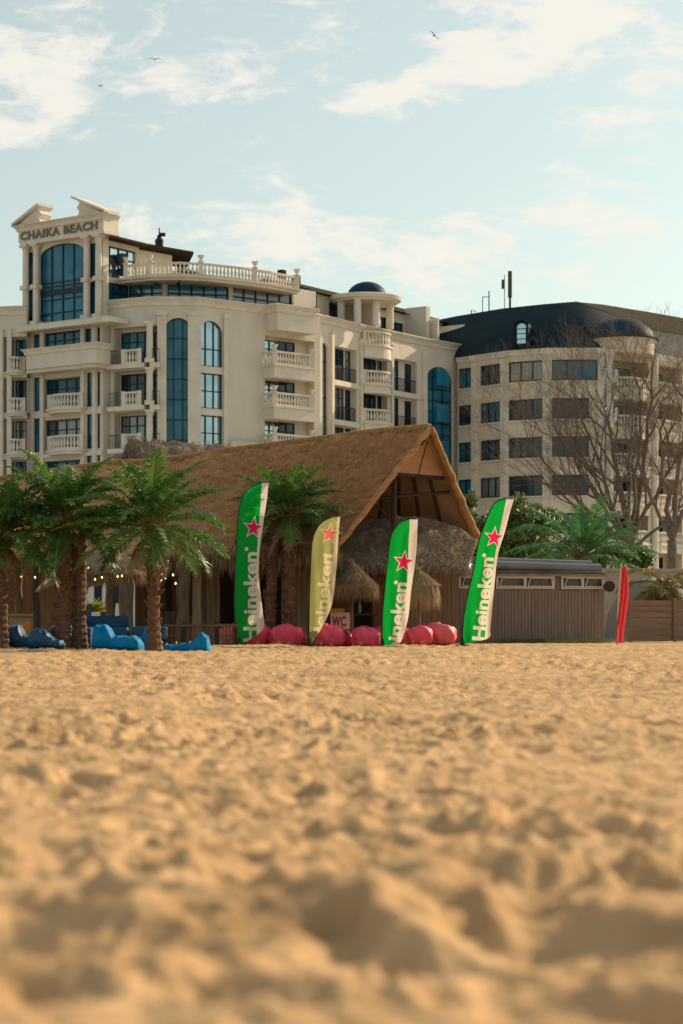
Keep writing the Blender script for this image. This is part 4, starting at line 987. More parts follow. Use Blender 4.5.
mb = MB(); mb.box((XP(265, 56.4), 56.4, 2.42), (4.9, .12, .2)); mb.build('beam', M_TIMBER, bar)
plank_wall('wall', bar, 398, 459, 0, 2.28, 57.4, 58.6, M_WOODD)
plank_wall('wall', bar, 326, 398, 0, 2.3, 57.6, 57.4, M_WOODD, skip=((350, 372),))
mb = MB(); fq = Fr(326, 58.1, 398, 58); mb.fbox(fq, 0, fq.L, 0, 2.3, -.1, -.05); mb.build('wall', M_TIMBER, bar)
mb = MB(); fq = Fr(398, 56.5, 462, 57.6); mb.fbox(fq, 0, fq.L, 2.26, 2.34, -.9, .25); mb.build('lower_eave_board', mat('dusty_metal', (.30, .28, .25), .5, (.2, .17, .14), 3), bar)
# thick rustic posts, open left hall
def rpost(px, Y, r, ztop, m=M_WOOD, name='post'):
    mb = MB(); x = XP(px, Y); pts = [(x + rn.gauss(0, .015), Y, -.05 + ztop * i / 8) for i in range(9)]; mb.tube(pts, [r * rn.uniform(.88, 1.12) for _ in pts], 9); return mb.build(name, m, bar)
M_LOG = mat('weathered_log', (.20, .14, .09), .9, (.12, .08, .05), 3, .02, 12, stretch=(3, 3, .6))
for px, Y, r, m in ((126, 53.5, .2, M_LOG), (110, 56, .14, M_LOG), (183, 54.5, .17, M_LOG), (197, 55, .13, M_WOOD), (203, 56.4, .1, M_LOG), (36, 53.5, .1, M_TIMBER), (18, 58, .12, M_LOG), (168, 58, .12, M_TIMBER), (-20, 54, .15, M_LOG), (78, 58, .1, M_LOG)):
    rpost(px, Y, r, ZP(553, Y), m)
mb = MB(); 
for k in range(26):
    x = XP(40 + k * 1.3, 59); mb.box((x, 59, 1.05), (.05, .05, 2.1))
mb.build('slatted_screen', M_WOOD, bar)
mb = MB(); mb.box((XP(17, 57), 57, .82), (1.15, .5, .07)); mb.box((XP(17, 57), 57.05, .4), (1.05, .42, .78)); mb.build('counter', M_WOOD, bar)
mb = MB(); mb.quad(P(135, 556, 59), P(215, 556, 59), P(215, 641, 59), P(135, 641, 59)); mb.build('wall', M_WOODD, bar)
# low fence rails before the hall
fe = thing('low_fence', 'low dark timber rail fence before the hall, behind the blue lounger bags', 'fence', (XP(200, 50.5), 50.5, 0))
mb = MB()
for px in (165, 184, 217, 236): mb.box((XP(px, 50.5), 50.5, .3), (.09, .09, .62))
mb.build('posts', M_TIMBER, fe); fr = Fr(163, 50.5, 238, 50.5); mb = MB(); mb.fbox(fr, 0, fr.L, .5, .57, -.05, .07); mb.fbox(fr, 0, fr.L, .25, .3, -.02, .03)
for i in range(22):
    s_ = fr.L * (i + .2) / 22; mb.fbox(fr, s_, s_ + .05, .02, .5, -.012, .012)
mb.build('rails', M_WOODD, fe)
# grey thatch of the roof behind
t = thing('beach_hut', 'grey brown thatched hut roof rising behind the ridge of the large bar', 'thatched hut', (XP(190, 66), 66, 0))
rr_ = [P(121, 463, 66), P(128, 443, 67), P(134, 440, 67.5), P(200, 444.5, 68), P(262, 451, 68.5)]; bb_ = [P(118, 500, 64), P(135, 500, 64), P(150, 500, 64), P(200, 500, 64), P(262, 500, 65)]
mb = MB(); grid_surface(mb, rr_, bb_, 60, 24, rough(.2, 2.5)); grid_surface(mb, [p + Vector((0, .2, 0)) for p in rr_], [p + Vector((0, 8, -.2)) for p in bb_], 20, 4)
hr = mb.build('roof', M_REEDG, t, True); tf = MB()
for k in range(2500):
    u = rn.random(); v = rn.random() * .5; f = u * 4; i = min(3, int(f)); a = rr_[i].lerp(rr_[i + 1], f - i); b = bb_[i].lerp(bb_[i + 1], f - i); p = a.lerp(b, v) + Vector((0, -.05, .08)); l = rn.uniform(.12, .3); sd_ = Vector((.015, 0, 0))
    tf.add([p - sd_, p + sd_, p + Vector((rn.gauss(0, .1), -.1, rn.uniform(-.2, .12))).normalized() * l], [(0, 1, 2)])
tf.build('tufts', MATS['grey_straw'], hr)
mb = MB()
for px in (130, 255): mb.tube([(XP(px, 66), 66, 0), (XP(px, 66), 66, 4.5)], .1)
mb.build('posts', M_TIMBER, t)

# ---------------------------------------------------------------- straw parasols
def parasol(label, px, Y, apex_y, edge_y, tip_y, rpx, seed, pole=True, dens=3600, m=M_STRAW):
    rnd = random.Random(seed); x = XP(px, Y); t = thing('straw_parasol', label, 'parasol', (x, Y, 0), 'straw parasols'); za, ze, zt = ZP(apex_y, Y), ZP(edge_y, Y), ZP(tip_y, Y); r = rpx * Y / F
    mb = MB(); mb.lathe((x, Y, 0), [(r * .98, ze), (r * .62, ze + (za - ze) * .42), (r * .3, ze + (za - ze) * .72), (r * .08, za - .04), (.01, za)], 18, cap=False); cn = mb.build('canopy', M_REEDG, t, True)
    st = MB()
    for k in range(dens):
        a = rnd.uniform(0, 2 * PI); f = rnd.random() ** .55; q = r * f; z = ze + (za - ze) * (1 - f) ** 1.12 + .02; o = Vector((math.cos(a), math.sin(a), 0)); p = Vector((x, Y, z)) + o * q
        if f > .82: L = (ze - zt) * rnd.uniform(.45, 1.15); e = p + o * L * rnd.uniform(-.05, .28) + Vector((rnd.gauss(0, .04), rnd.gauss(0, .04), -L))
        else: L = rnd.uniform(.12, .34); e = p + (o * .85 + Vector((0, 0, -.55))).normalized() * L + Vector((rnd.gauss(0, .03), rnd.gauss(0, .03), rnd.uniform(0, .05)))
        sv = Vector((-o.y, o.x, 0)) * rnd.uniform(.007, .016); st.add([p - sv, p + sv, e], [(0, 1, 2)])
    for k in range(30): o = Vector((rnd.gauss(0, .04), rnd.gauss(0, .04), 0)); p = Vector((x, Y, za - .05)); st.add([p - Vector((.01, 0, 0)), p + Vector((.01, 0, 0)), p + o * 2 + Vector((0, 0, .16))], [(0, 1, 2)])
    st.build('straw', m, cn)
    if pole: mb = MB(); mb.tube([(x, Y, -.05), (x, Y, za - .1)], .045, 8); mb.build('pole', M_LOG, t)
    return t
parasol('small straw parasol with grey top above the pink beanbags, between two flags', 352, 54.0, 562, 588, 604, 27, 1)
parasol('ragged straw parasol half hidden behind the third feather flag', 419, 53.6, 570, 585, 611, 19, 2, m=M_STRAWL)
parasol('wide dark straw parasol behind the tall left palms', 110, 50, 545, 575, 590, 47, 3, dens=4200)

# ---------------------------------------------------------------- plank cabin with white window strips
cab = thing('plank_cabin', 'low grey plank cabin with white framed strip windows and corrugated roof', 'cabin', (XP(530, 61), 61, 0))
ZW = ZP(589.5, 60.2)
plank_wall('wall', cab, 457, 604.5, 0, ZW, 59.6, 60.8, M_SLATW, w=.105)
fc = Fr(457, 59.6, 604.5, 60.8)
mb = MB(); mb.fbox(fc, 0, fc.L, ZW - .003, ZP(572, 60.2), -.1, -.05); mb.fbox(fc, fc.L - .09, fc.L - .003, 0, ZP(572, 60.2), -3.5, -.1); mb.fbox(fc, 0, .08, 0, ZP(572, 60.2), -3.5, -.1); mb.fbox(fc, 0, fc.L, 0, ZW, -3.6, -3.5); mb.build('wall', M_SLATW, cab)
for (pa, pb) in ((458.5, 492), (496, 554), (561, 604)):
    a, b = fc.s(pa), fc.s(pb); z0, z1 = ZW + .02, ZP(576, 60.2); mb = MB(); th = .055
    mb.fbox(fc, a, b, z0, z0 + th, -.02, .05); mb.fbox(fc, a, b, z1 - th, z1, -.02, .05); mb.fbox(fc, a, a + th, z0 + th, z1 - th, -.02, .05); mb.fbox(fc, b - th, b, z0 + th, z1 - th, -.02, .05); mb.fbox(fc, (a + b) / 2 - th / 2, (a + b) / 2 + th / 2, z0 + th, z1 - th, -.02, .05)
    wo_ = mb.build('window', M_WHITE, cab); mb = MB()
    for (u0, u1) in ((a + th, (a + b) / 2 - th / 2), ((a + b) / 2 + th / 2, b - th)):
        mb.quad(fc.pt(u0, -.03, z0 + th), fc.pt(u1, -.03, z0 + th), fc.pt(u1, -.03, z1 - th), fc.pt(u0, -.03, z1 - th))
    mb.build('pane', mat('cabin_pane', (.05, .05, .045), .25, (.12, .10, .08), 2, spec=.5), wo_); mb = MB()
    for (u0, u1) in ((a + th, (a + b) / 2 - th / 2), ((a + b) / 2 + th / 2, b - th)):      # tilted sashes
        P4 = [fc.pt(u0 + .14, .10, z0 + th + .02), fc.pt(u1 - .03, .10, z0 + th + .02), fc.pt(u1 - .03, .02, z1 - th - .01), fc.pt(u0 + .14, .02, z1 - th - .01)]
        P4[0] = fc.pt(u0 + .03, .10, z0 + th + .02)
        for i in range(4): mb.tube([P4[i], P4[(i + 1) % 4]], .018, 4)
    mb.build('sash', M_WHITE, wo_)
# corrugated roof sheet
mb = MB(); nx = 260; vs = []; zt = ZP(563.5, 61.5); z0 = ZP(572.5, 60.2)
for i in range(nx + 1):
    s_ = -.1 + (fc.L + .15) * i / nx; dz = .022 * math.sin(i * 1.25)
    vs += [fc.pt(s_, .22, z0 + dz), fc.pt(s_, -1.0, z0 + .16 + dz), fc.pt(s_, -3.8, z0 + .42 + dz)]
mb.add(vs, [(3 * i + j, 3 * i + 3 + j, 3 * i + 4 + j, 3 * i + 1 + j) for i in range(nx) for j in range(2)])
mb.build('roof', mat('corrugated', (.42, .40, .36), .45, (.25, .19, .14), 1.5, metal=.35), cab, True)
mb = MB(); mb.fbox(fc, -.02, fc.L + .02, z0 - .11, z0 - .03, .0, .14); mb.build('fascia', mat('dusty_metal', (.3, .28, .25)), cab)
M_PIPE = mat('grey_pipe', (.16, .165, .16), .45, (.22, .22, .21), 2, metal=.3)
def pipe(label, pa, pb, py, r, d, seed):
    a = fc.pt(fc.s(pa), d, ZP(py, 60)); b = fc.pt(fc.s(pb), d, ZP(py + 3.0, 60)); ax = (b - a).normalized(); mb = MB(); n = 28; sx = ax.cross(Vector((0, 0, 1))).normalized(); uz = sx.cross(ax); vs = []; k = 16
    for (q, rr2) in ((a, r), (b, r), (b, r * .86), (b - ax * .6, r * .86)):
        for j in range(k): th = 2 * PI * j / k; vs.append(q + (sx * math.cos(th) + uz * math.sin(th)) * rr2)
    mb.add(vs, [(i * k + j, i * k + (j + 1) % k, (i + 1) * k + (j + 1) % k, (i + 1) * k + j) for i in range(3) for j in range(k)] + [tuple(range(k)), tuple(3 * k + j for j in range(k))])
    o = mb.build('duct_pipe', M_PIPE); return tag(o, label, 'pipe', 'grey pipes lying on the cabin roof')
ptop = ZP(564.5, 60)
pipe('long grey pipe with open dark end lying along the cabin roof front', 486, 602, 565, .14, -.15, 1)
pipe('second grey pipe lying just behind the front one on the cabin roof', 478, 597, 560.5, .12, -.45, 2)
mb = MB(); q = P(608, 586.5, 60.6); mb.tube([q, q + Vector((.02, -.22, 0))], [.15, .17], 16); o = mb.build('lamp_drum', M_TIMBER); tag(o, 'dark round drum lamp fixed at the right corner of the plank cabin', 'wall lamp')
mb = MB(); mb.tube([P(605.2, 587, 60.9), P(608, 586.5, 60.7)], .03, 6); mb.build('bracket', M_TIMBER, o)
# crumpled pale tarp on the lower roof edge
mb = MB(); n = 46; vs = []; rt = random.Random(9)
for i in range(n + 1):
    for j in range(6):
        u = i / n; p = P(414 + 60 * u, 569.5, 56.4 + u * 1.3); vs.append(p + Vector((0, .12 * j, .04 + .05 * j + rt.uniform(-.05, .07) * (1 + (i % 5 == 0)))))
mb.add(vs, [(i * 6 + j, i * 6 + 6 + j, i * 6 + 7 + j, i * 6 + 1 + j) for i in range(n) for j in range(5)]); o = mb.build('crumpled_tarp', mat('tarp', (.50, .49, .46), .5, (.32, .31, .29), 6)); tag(o, 'crumpled pale grey tarp along the low eave between third and rightmost flag', 'tarp')
# ---------------------------------------------------------------- feather flags
M_POLE = mat('flag_pole', (.02, .02, .02), .4)
def cloth(name, c, tr=.45): return mat(name, c, .75, spec=.2, trans=tr)
GREEN = cloth('flag_green', (.004, .40, .045)); CREAM = cloth('flag_white', (.88, .76, .66), .4); OLIVE = cloth('flag_olive', (.42, .43, .15)); CREAMY = cloth('flag_cream', (.86, .74, .46), .4)
RED = cloth('star_red', (.80, .02, .11)); PINK = cloth('star_pink', (.85, .17, .14)); REDF = cloth('red_cloth', (.65, .07, .08), .3)
def interp(tab, y):
    if y <= tab[0][1]: return tab[0][0]
    for (x0, y0), (x1, y1) in zip(tab[:-1], tab[1:]):
        if y0 <= y <= y1: return x0 + (x1 - x0) * (y - y0) / (y1 - y0)
    return tab[-1][0]
def smooth_tab(tab):
    """Catmull-Rom resample by row so the outline is a soft curve"""
    out = []; n = len(tab)
    for i in range(n - 1):
        p = [tab[max(0, i - 1)], tab[i], tab[i + 1], tab[min(n - 1, i + 2)]]
        for k in range(6):
            t = k / 6; y = p[1][1] + (p[2][1] - p[1][1]) * t
            def tan(a, b, c): return (c[0] - a[0]) / max(1e-3, (c[1] - a[1]))
            h = p[2][1] - p[1][1]; m0 = tan(p[0], p[1], p[2]) * h; m1 = tan(p[1], p[2], p[3]) * h
            x = (2 * t ** 3 - 3 * t ** 2 + 1) * p[1][0] + (t ** 3 - 2 * t ** 2 + t) * m0 + (-2 * t ** 3 + 3 * t ** 2) * p[2][0] + (t ** 3 - t ** 2) * m1; out.append((x, y))
    return out + [tab[-1]]
def flag(label, Y, left, right, body, stripe, base, tl, size, star, star_r, starm, textm, seed, dot=None, wstripe=6.5, bot=645.5):
    """cloth between two outlines (real distance, real size), folds in depth; print sits on the cloth"""
    left = smooth_tab(left); right = smooth_tab(right); x0 = XP(left[-1][0], Y); t = thing('feather_flag', label, 'flag', (x0, Y, gz(x0, Y) - .03), 'printed feather flags')
    y0 = left[0][1]; y1 = left[-1][1]; ph = seed * 1.7; k = Y / F
    def dep(px, py):
        xl = interp(left, py); d = (px - xl); f = min(1, max(0, d / 25)); v = (py - y0) / (y1 - y0)
        return -(.04 * math.sin(d * .26 + py * .022 + ph) + .02 * math.sin(d * .55 - py * .05 + ph * 2) + .025 * math.sin(py * .11 + d * .22 + ph)) * (.25 + f) * (0.5 + .8 * v) - .10 * f * math.sin(v * 3 + ph)
    def pt(px, py, o=0.0): p = P(px, py, Y); return Vector((p.x, Y + dep(px, py) - o, p.z))
    NV, NU = 520, 96
    me = text_mesh('Heineken', size, size * .030, 0, 1.0); xs = [v.co.x for v in me.vertices]; xm, xM = min(xs), max(xs)
    B = Vector(tl[0]); T = Vector(tl[1]); dv = T - B; nrm = Vector((dv.y, -dv.x)).normalized()
    if nrm.x > 0: nrm = -nrm                                   # the letters' tops point to the left
    q = [B + dv * ((v.co.x - xm) / (xM - xm)) + nrm * v.co.y for v in me.vertices]
    me.calc_loop_triangles(); tris = [[tuple(q[i]) for i in lt.vertices] for lt in me.loop_triangles]; bpy.data.meshes.remove(me)
    def star_tris(r):
        o = []
        pts = [(star[0] + (r if i % 2 == 0 else r * .40) * math.cos(-PI / 2 + i * PI / 5 + .12), star[1] + (r if i % 2 == 0 else r * .40) * math.sin(-PI / 2 + i * PI / 5 + .12) * 1.12) for i in range(10)]
        return [[tuple(star), pts[i], pts[(i + 1) % 10]] for i in range(10)]
    vv = (np.arange(NV) + .5) / NV; uu = (np.arange(NU) + .5) / NU
    rows = y0 + (y1 - y0) * vv; A_ = np.array([interp(left, y) for y in rows]); B_ = np.array([interp(right, y) for y in rows]); St = np.array([interp(stripe, y) for y in rows])
    CX = A_[:, None] + (B_ - A_)[:, None] * uu[None, :]; CY = np.repeat(rows[:, None], NU, 1)
    lab = np.zeros((NV, NU), int); lab[CX > St[:, None]] = 1
    def paint(ts, val):
        for a, b, c in ts:
            lo_, hi_ = min(a[1], b[1], c[1]), max(a[1], b[1], c[1]); j0, j1 = np.searchsorted(rows, lo_), np.searchsorted(rows, hi_)
            if j1 <= j0: continue
            x_, y_ = CX[j0:j1], CY[j0:j1]
            def ed(p, r_): return (x_ - p[0]) * (r_[1] - p[1]) - (y_ - p[1]) * (r_[0] - p[0])
            d1, d2, d3 = ed(a, b), ed(b, c), ed(c, a); ins = ((d1 >= 0) & (d2 >= 0) & (d3 >= 0)) | ((d1 <= 0) & (d2 <= 0) & (d3 <= 0)); lab[j0:j1][ins] = val
    paint(tris, 2)
    if dot: lab[(CX - dot[0]) ** 2 + (CY - dot[1]) ** 2 < 1.9 ** 2] = 3
    paint(star_tris(star_r * 1.24), 4); paint(star_tris(star_r), 5)
    grid = []
    for i in range(NV + 1):
        py = y0 + (y1 - y0) * i / NV; a, b = interp(left, py), interp(right, py)
        grid.append([pt(a + (b - a) * j / NU, py) for j in range(NU + 1)])
    par_ = t
    for val, nm, mm in ((0, 'cloth', body), (1, 'stripe', textm), (2, 'lettering', textm), (3, 'registered_mark', textm), (4, 'star_outline', textm), (5, 'star', starm)):
        ix = {}; vs = []; fs = []
        for i, j in zip(*np.nonzero(lab == val)):
            f = []
            for (p, r_) in ((i, j), (i, j + 1), (i + 1, j + 1), (i + 1, j)):
                if (p, r_) not in ix: ix[p, r_] = len(vs); vs.append(grid[p][r_])
                f.append(ix[p, r_])
            fs.append(f)
        if not fs: continue
        mb = MB(); mb.add(vs, fs); o_ = mb.build(nm, mm, par_, True)
        if val == 0: par_ = o_
    mb = MB(); edge = [(left[-1][0], left[-1][1] + 6)] + left[::-1] + [right[0]]
    mb.tube([pt(x - .4, y) + Vector((0, .012, 0)) for x, y in edge], [.024] * 8 + [.018] * (len(edge) - 8), 8); mb.build('pole', M_POLE, t)
    mb = MB(); mb.lathe((x0, Y, gz(x0, Y) - .03), [(.16, 0), (.17, .04), (.06, .06), (.04, .22)], 12); mb.build('base', M_POLE, t)
    return t
flag('green feather flag beside the twin palm, leftmost and tallest upright of the four', 52.0,
     [(262, 482.4), (250, 487.5), (244, 495), (239.5, 508), (237, 545), (234.8, 592), (235.5, 622), (238.6, 646.5)],
     [(268.6, 482.5), (267.2, 498), (262.9, 527), (259.3, 555), (259, 580), (262.6, 612), (262.2, 630), (238.9, 646.6)],
     GREEN, [(262, 482), (259.8, 517), (257, 550), (256.3, 580), (256.6, 640)], None, ((256.8, 642), (257.2, 552)), 19, (253.6, 528), 9.0, RED, CREAM, 1, dot=(246.5, 549))
flag('olive and cream feather flag with pale pink star and curved pointed foot', 52.0,
     [(333, 516.5), (324, 521), (317.5, 528), (312.8, 541), (310.8, 571), (309.6, 604), (308.8, 646)],
     [(340.3, 516), (338.6, 534), (336.8, 562), (334.2, 590), (330.8, 608), (320.5, 630), (309.1, 646.2)],
     OLIVE, [(337.5, 517), (335, 540), (332.6, 560), (329.8, 590), (326, 612), (316, 637)], None, ((324.5, 643), (333.2, 554.5)), 17.5, (329.5, 533.8), 8.6, PINK, CREAMY, 2, dot=(325, 555))
flag('green feather flag cropped at its lettering, standing in the middle between pink beanbags', 52.0,
     [(410.5, 518.6), (402, 521.5), (396.5, 527), (391.5, 536), (388.2, 561), (385, 592), (382.4, 622), (382.3, 645.8)],
     [(417.8, 518.5), (417.3, 535), (415.5, 561), (410.8, 592), (408, 618), (402.5, 638), (398.5, 646)],
     GREEN, [(409.8, 520), (408.4, 551), (407.3, 581), (405, 606), (400, 628), (394, 644)], None, ((398.0, 668), (407.3, 583)), 19, (403.8, 562), 9.3, RED, CREAM, 3, dot=(395.8, 582.5))
flag('green feather flag leaning right in front of the plank cabin, rightmost of the four', 52.0,
     [(508, 497.8), (500, 500), (494, 504.5), (486.5, 521), (479.5, 541), (473.8, 571), (467.6, 598), (463.6, 622), (462.3, 644.2)],
     [(513.9, 498.8), (510, 512), (504.6, 532), (498.2, 553), (494.8, 579), (492, 608), (490, 630), (487.5, 638.5), (462.6, 644.4)],
     GREEN, [(506.3, 499), (501.8, 520), (495.6, 550.7), (491, 581.5), (487.2, 608), (484.6, 639)], None, ((484.8, 641), (493.2, 558)), 18, (494, 537.6), 8.6, RED, CREAM, 4, dot=(484.2, 555.5))
# furled red flag
def redflag():
    Y = 56; t = thing('beach_flag', 'furled red cloth flag on a pole right of the plank cabin', 'flag', (XP(619, Y), Y, 0)); mb = MB(); vs = []; n = 40; k = 14
    for i in range(n + 1):
        v = i / n; py = 566 + 77 * v; w = (2.2 + 3.0 * min(1, v * 3)) * (1 - .25 * v); cx = 624.5 - 4.0 * v + 1.0 * math.sin(v * 5)
        for j in range(k + 1): u = j / k; px = cx - w + 2 * w * u; p = P(px, py, Y); vs.append((p.x, Y + .07 * math.sin(u * 15 + v * 4) * (1 - .5 * v), p.z))
    mb.add(vs, [(i * (k + 1) + j, i * (k + 1) + j + 1, (i + 1) * (k + 1) + j + 1, (i + 1) * (k + 1) + j) for i in range(n) for j in range(k)]); mb.build('cloth', REDF, t, True)
    mb = MB(); mb.tube([P(617, 648, Y), P(618.5, 600, Y), P(621.5, 563, Y)], .02, 6); mb.build('pole', M_WHITE, t)
redflag()

# ---------------------------------------------------------------- beanbags
def bag_mesh(w, d, h, seed, knot=True):
    rnd = random.Random(seed); mb = MB(); nu, nv = 36, 20; vs = []
    for i in range(nv + 1):
        ph = PI * i / nv - PI / 2
        for j in range(nu):
            th = 2 * PI * j / nu; cx, sx = math.cos(th), math.sin(th); e = .62
            r = (abs(cx) ** (2 / e / 1.6) + abs(sx) ** (2 / e / 1.6)) ** (-e * .8 / 1) if False else 1.0
            cp = max(0, math.cos(ph)) ** .62; sp_ = math.sin(ph); zz = math.copysign(abs(sp_) ** .8, sp_)
            bulge = 1 + .05 * math.sin(th * 3 + seed) + .04 * math.sin(th * 7 + seed * 2 + zz * 3)
            x = cx * cp * w / 2 * bulge; y = sx * cp * d / 2 * bulge; z = (zz * .5 + .5) * h
            nn_ = noise.noise(Vector((x * 5 + seed, y * 5, z * 5))) * .05 * h * 2; fold = .028 * math.sin(th * 11 + z * 9) + .02 * math.sin(th * 19 - z * 21)
            z = z * (1 + .10 * math.sin(th + seed)) + (nn_ if z > .1 * h else 0); x *= 1 + fold; y *= 1 + fold
            vs.append((x, y, max(z, 0)))
    mb.add(vs, [(i * nu + j, i * nu + (j + 1) % nu, (i + 1) * nu + (j + 1) % nu, (i + 1) * nu + j) for i in range(nv) for j in range(nu)])
    return mb
M_BAG = mat('pink_vinyl', (.82, .075, .15), .5, (.72, .06, .12), 3, .04, 6, spec=.35, voro=(3.2, .2, (.75, .36, .22)))
M_BAG2 = mat('pink_plain', (.80, .13, .16), .5, (.70, .09, .12), 3, .04, 6, spec=.5)
M_BAGD = mat('maroon_vinyl', (.16, .015, .03), .5, (.22, .02, .04), 3, .02, 9)
M_BLUE = mat('blue_vinyl', (.003, .18, .42), .6, (.005, .24, .52), 3, .05, 5, spec=.1)
M_BLUED = mat('navy_vinyl', (.004, .06, .15), .5, (.006, .08, .19), 3, .05, 5, spec=.4)
def bag(label, px, Y, wpx, hpx, seed, m, rz=0.0, d=.8, ear=True, group='pink beanbags in a row behind the flags'):
    w = 1.06 * wpx * Y / F; h = 1.05 * hpx * Y / F; x = XP(px, Y); z = gz(x, Y) - .03
    t = thing('beanbag', label, 'beanbag', (x, Y, z), group); t.rotation_euler.z = 0
    mb = bag_mesh(w, d, h, seed); r = Matrix.Rotation(rz, 3, 'Z'); mb.v = [tuple(r @ Vector(v) + Vector((x, Y, z))) for v in mb.v]; o = mb.build('cushion', m, t, True)
    e = MB(); c = Vector((x + rn.uniform(-.15, .15) * w, Y - .05, z + h * .97))
    if ear:
        e.tube([c + Vector((-.07, 0, -.03)), c + Vector((-.04, 0, .04)), c + Vector((.04, 0, .04)), c + Vector((.07, 0, -.03))], .014, 5); e.build('handle', m, t, True)
    s_ = MB(); K = 26; s_.tube([(x + math.cos(2 * PI * i / K) * w * .485, Y + math.sin(2 * PI * i / K) * d * .485, z + h * .48 + .01 * math.sin(i * 2.1)) for i in range(K + 1)], .008, 4, False); s_.build('seam', m, t)
    return t
bag('pink beanbag half hidden behind the leftmost green flag, on its left side', 228, 52.7, 22, 18.5, 1, M_BAG)
bag('pink beanbag touching the right edge of the leftmost green flag', 255, 52.8, 30, 19, 2, M_BAG)
bag('round pink printed beanbag before the twin palm trunks', 286, 52.6, 32.5, 20, 3, M_BAG)
bag('pink printed beanbag just right of the olive flag foot', 328, 52.5, 31, 21, 4, M_BAG)
bag('dark maroon beanbag below the sign, between two pink ones', 348.5, 53.4, 14, 16, 5, M_BAGD, ear=False)
bag('pink beanbag just left of the middle flag foot', 367, 52.6, 28, 19, 6, M_BAG)
bag('pink beanbag in second row peeping above, behind the middle flag', 386, 54.2, 26, 21, 7, M_BAG2)
bag('small pink beanbag sliver right beside the middle flag cloth', 403, 52.9, 15, 16, 8, M_BAG)
bag('pink printed beanbag right of the middle flag, left of the plain one', 419, 52.8, 26, 18, 9, M_BAG)
bag('plain coral pink beanbag at the right end of the row, slumped to the right', 440, 53.3, 31, 20.5, 10, M_BAG2, ear=False)
bag('pink beanbag behind the dark maroon one, left of the small bar table', 341, 54.0, 20, 17, 16, M_BAG2, ear=False)
bag('flat pink beanbag lying at the back behind the olive flag', 306, 54.6, 22, 14, 12, M_BAG2, ear=False)

def lounger(label, px, Y, wpx, seg, m, seed, d=.85, group='blue lounger bags on the sand'):
    """seg: profile of the top as (fraction of width, pixels above the sand)"""
    w = wpx * Y / F; x0 = XP(px - wpx / 2, Y); z0 = gz(x0 + w / 2, Y) - .03; t = thing('beanbag_lounger', label, 'beanbag', (x0 + w / 2, Y, z0), group)
    nu, nv = 44, 18; vs = []; rnd = random.Random(seed)
    def top(u):
        for (a, ha), (b, hb) in zip(seg[:-1], seg[1:]):
            if a <= u <= b: f = (u - a) / (b - a); f = f * f * (3 - 2 * f); return (ha + (hb - ha) * f) * Y / F
        return seg[-1][1] * Y / F
    for i in range(nu + 1):
        u = i / nu; h = top(u); end = min(1, math.sin(PI * min(.5, max(0, min(u, 1 - u)) * 5)) + .12)
        for j in range(nv):
            th = 2 * PI * j / nv; c, s_ = math.cos(th), math.sin(th); yy = math.copysign(abs(c) ** .6, c) * d / 2 * end * (1 + .05 * math.sin(u * 9 + seed)); zz = (math.copysign(abs(s_) ** .7, s_) * .5 + .5) * h * (.5 + .5 * end)
            zz += .03 * noise.noise(Vector((u * 9 + seed, c * 2, s_ * 2))) + .012 * math.sin(u * 34 + c * 4) if zz > .05 else 0
            vs.append((x0 + u * w + .03 * noise.noise(Vector((c * 2, s_ * 2, u * 4))), Y + yy, z0 + zz))
    mb = MB(); mb.add(vs, [(i * nv + j, i * nv + (j + 1) % nv, (i + 1) * nv + (j + 1) % nv, (i + 1) * nv + j) for i in range(nu) for j in range(nv)] + [tuple(range(nv)), tuple(nu * nv + j for j in range(nv))])
    mb.build('cushion', m, t, True)
    s2 = MB(); s2.tube([(x0 + u * w, Y - d * .44 * min(1, math.sin(PI * min(.5, min(u, 1 - u) * 5)) + .12), z0 + top(u) * .55 + .01) for u in [i / 20 for i in range(1, 20)]], .008, 4, False); s2.build('seam', m, t)
lounger('bright blue lounger bag with raised left backrest, left of the palm trunk', 118, 45.2, 52, [(0, 15), (.08, 26), (.28, 26), (.45, 15), (.8, 15), (1, 11)], M_BLUE, 1)
lounger('bright blue lounger bag with high back directly behind the palm trunk', 144, 45.9, 26, [(0, 15), (.45, 17), (.62, 26), (.95, 26), (1, 18)], M_BLUE, 2)
lounger('thin flattened blue lounger bag with pointed corner, right of the palm', 187.5, 45.4, 48, [(0, 11), (.12, 8), (.55, 10), (.82, 20), (.93, 17), (1, 5)], M_BLUE, 3, d=.7)
lounger('dark blue lounger bag with pointed back at the far left', 21, 45.6, 30, [(0, 12), (.12, 24), (.4, 25), (.7, 15), (1, 12)], M_BLUED, 4)
lounger('dark blue sloping lounger bag in front of the twin trunk palm', 47, 45.0, 36, [(0, 14), (.25, 21), (.5, 19), (.8, 9), (1, 9)], M_BLUED, 5)
lounger('navy blue bag between palm trunk and the bright blue loungers', 84, 46.6, 22, [(0, 22), (.3, 24), (1, 23)], M_BLUED, 6)
lounger('dark blue upright bag behind the twin palm trunks', 62, 47.3, 24, [(0, 20), (.4, 27), (1, 25)], M_BLUED, 7)
bag('small orange yellow beanbag behind the dark blue bag at far left', 27, 49, 12, 25, 15, mat('orange_vinyl', (.55, .20, .02), .5, (.45, .15, .02), 3), ear=False, group='other bags on the left')
mb = MB(); Y = 49; mb.box((XP(98, Y), Y, .36), (1.5, .7, .26)); mb.box((XP(98, Y), Y + .33, .62), (1.5, .16, .3)); mb.box((XP(81, Y), Y, .5), (.16, .7, .3)); mb.box((XP(150, Y), Y, .36), (.8, .7, .3))
o = mb.build('sofa', M_BLUED); bv = o.modifiers.new('b', 'BEVEL'); bv.width = .05; bv.segments = 3; tag(o, 'low navy blue sofa on the sand behind the bright blue lounger bags', 'sofa')

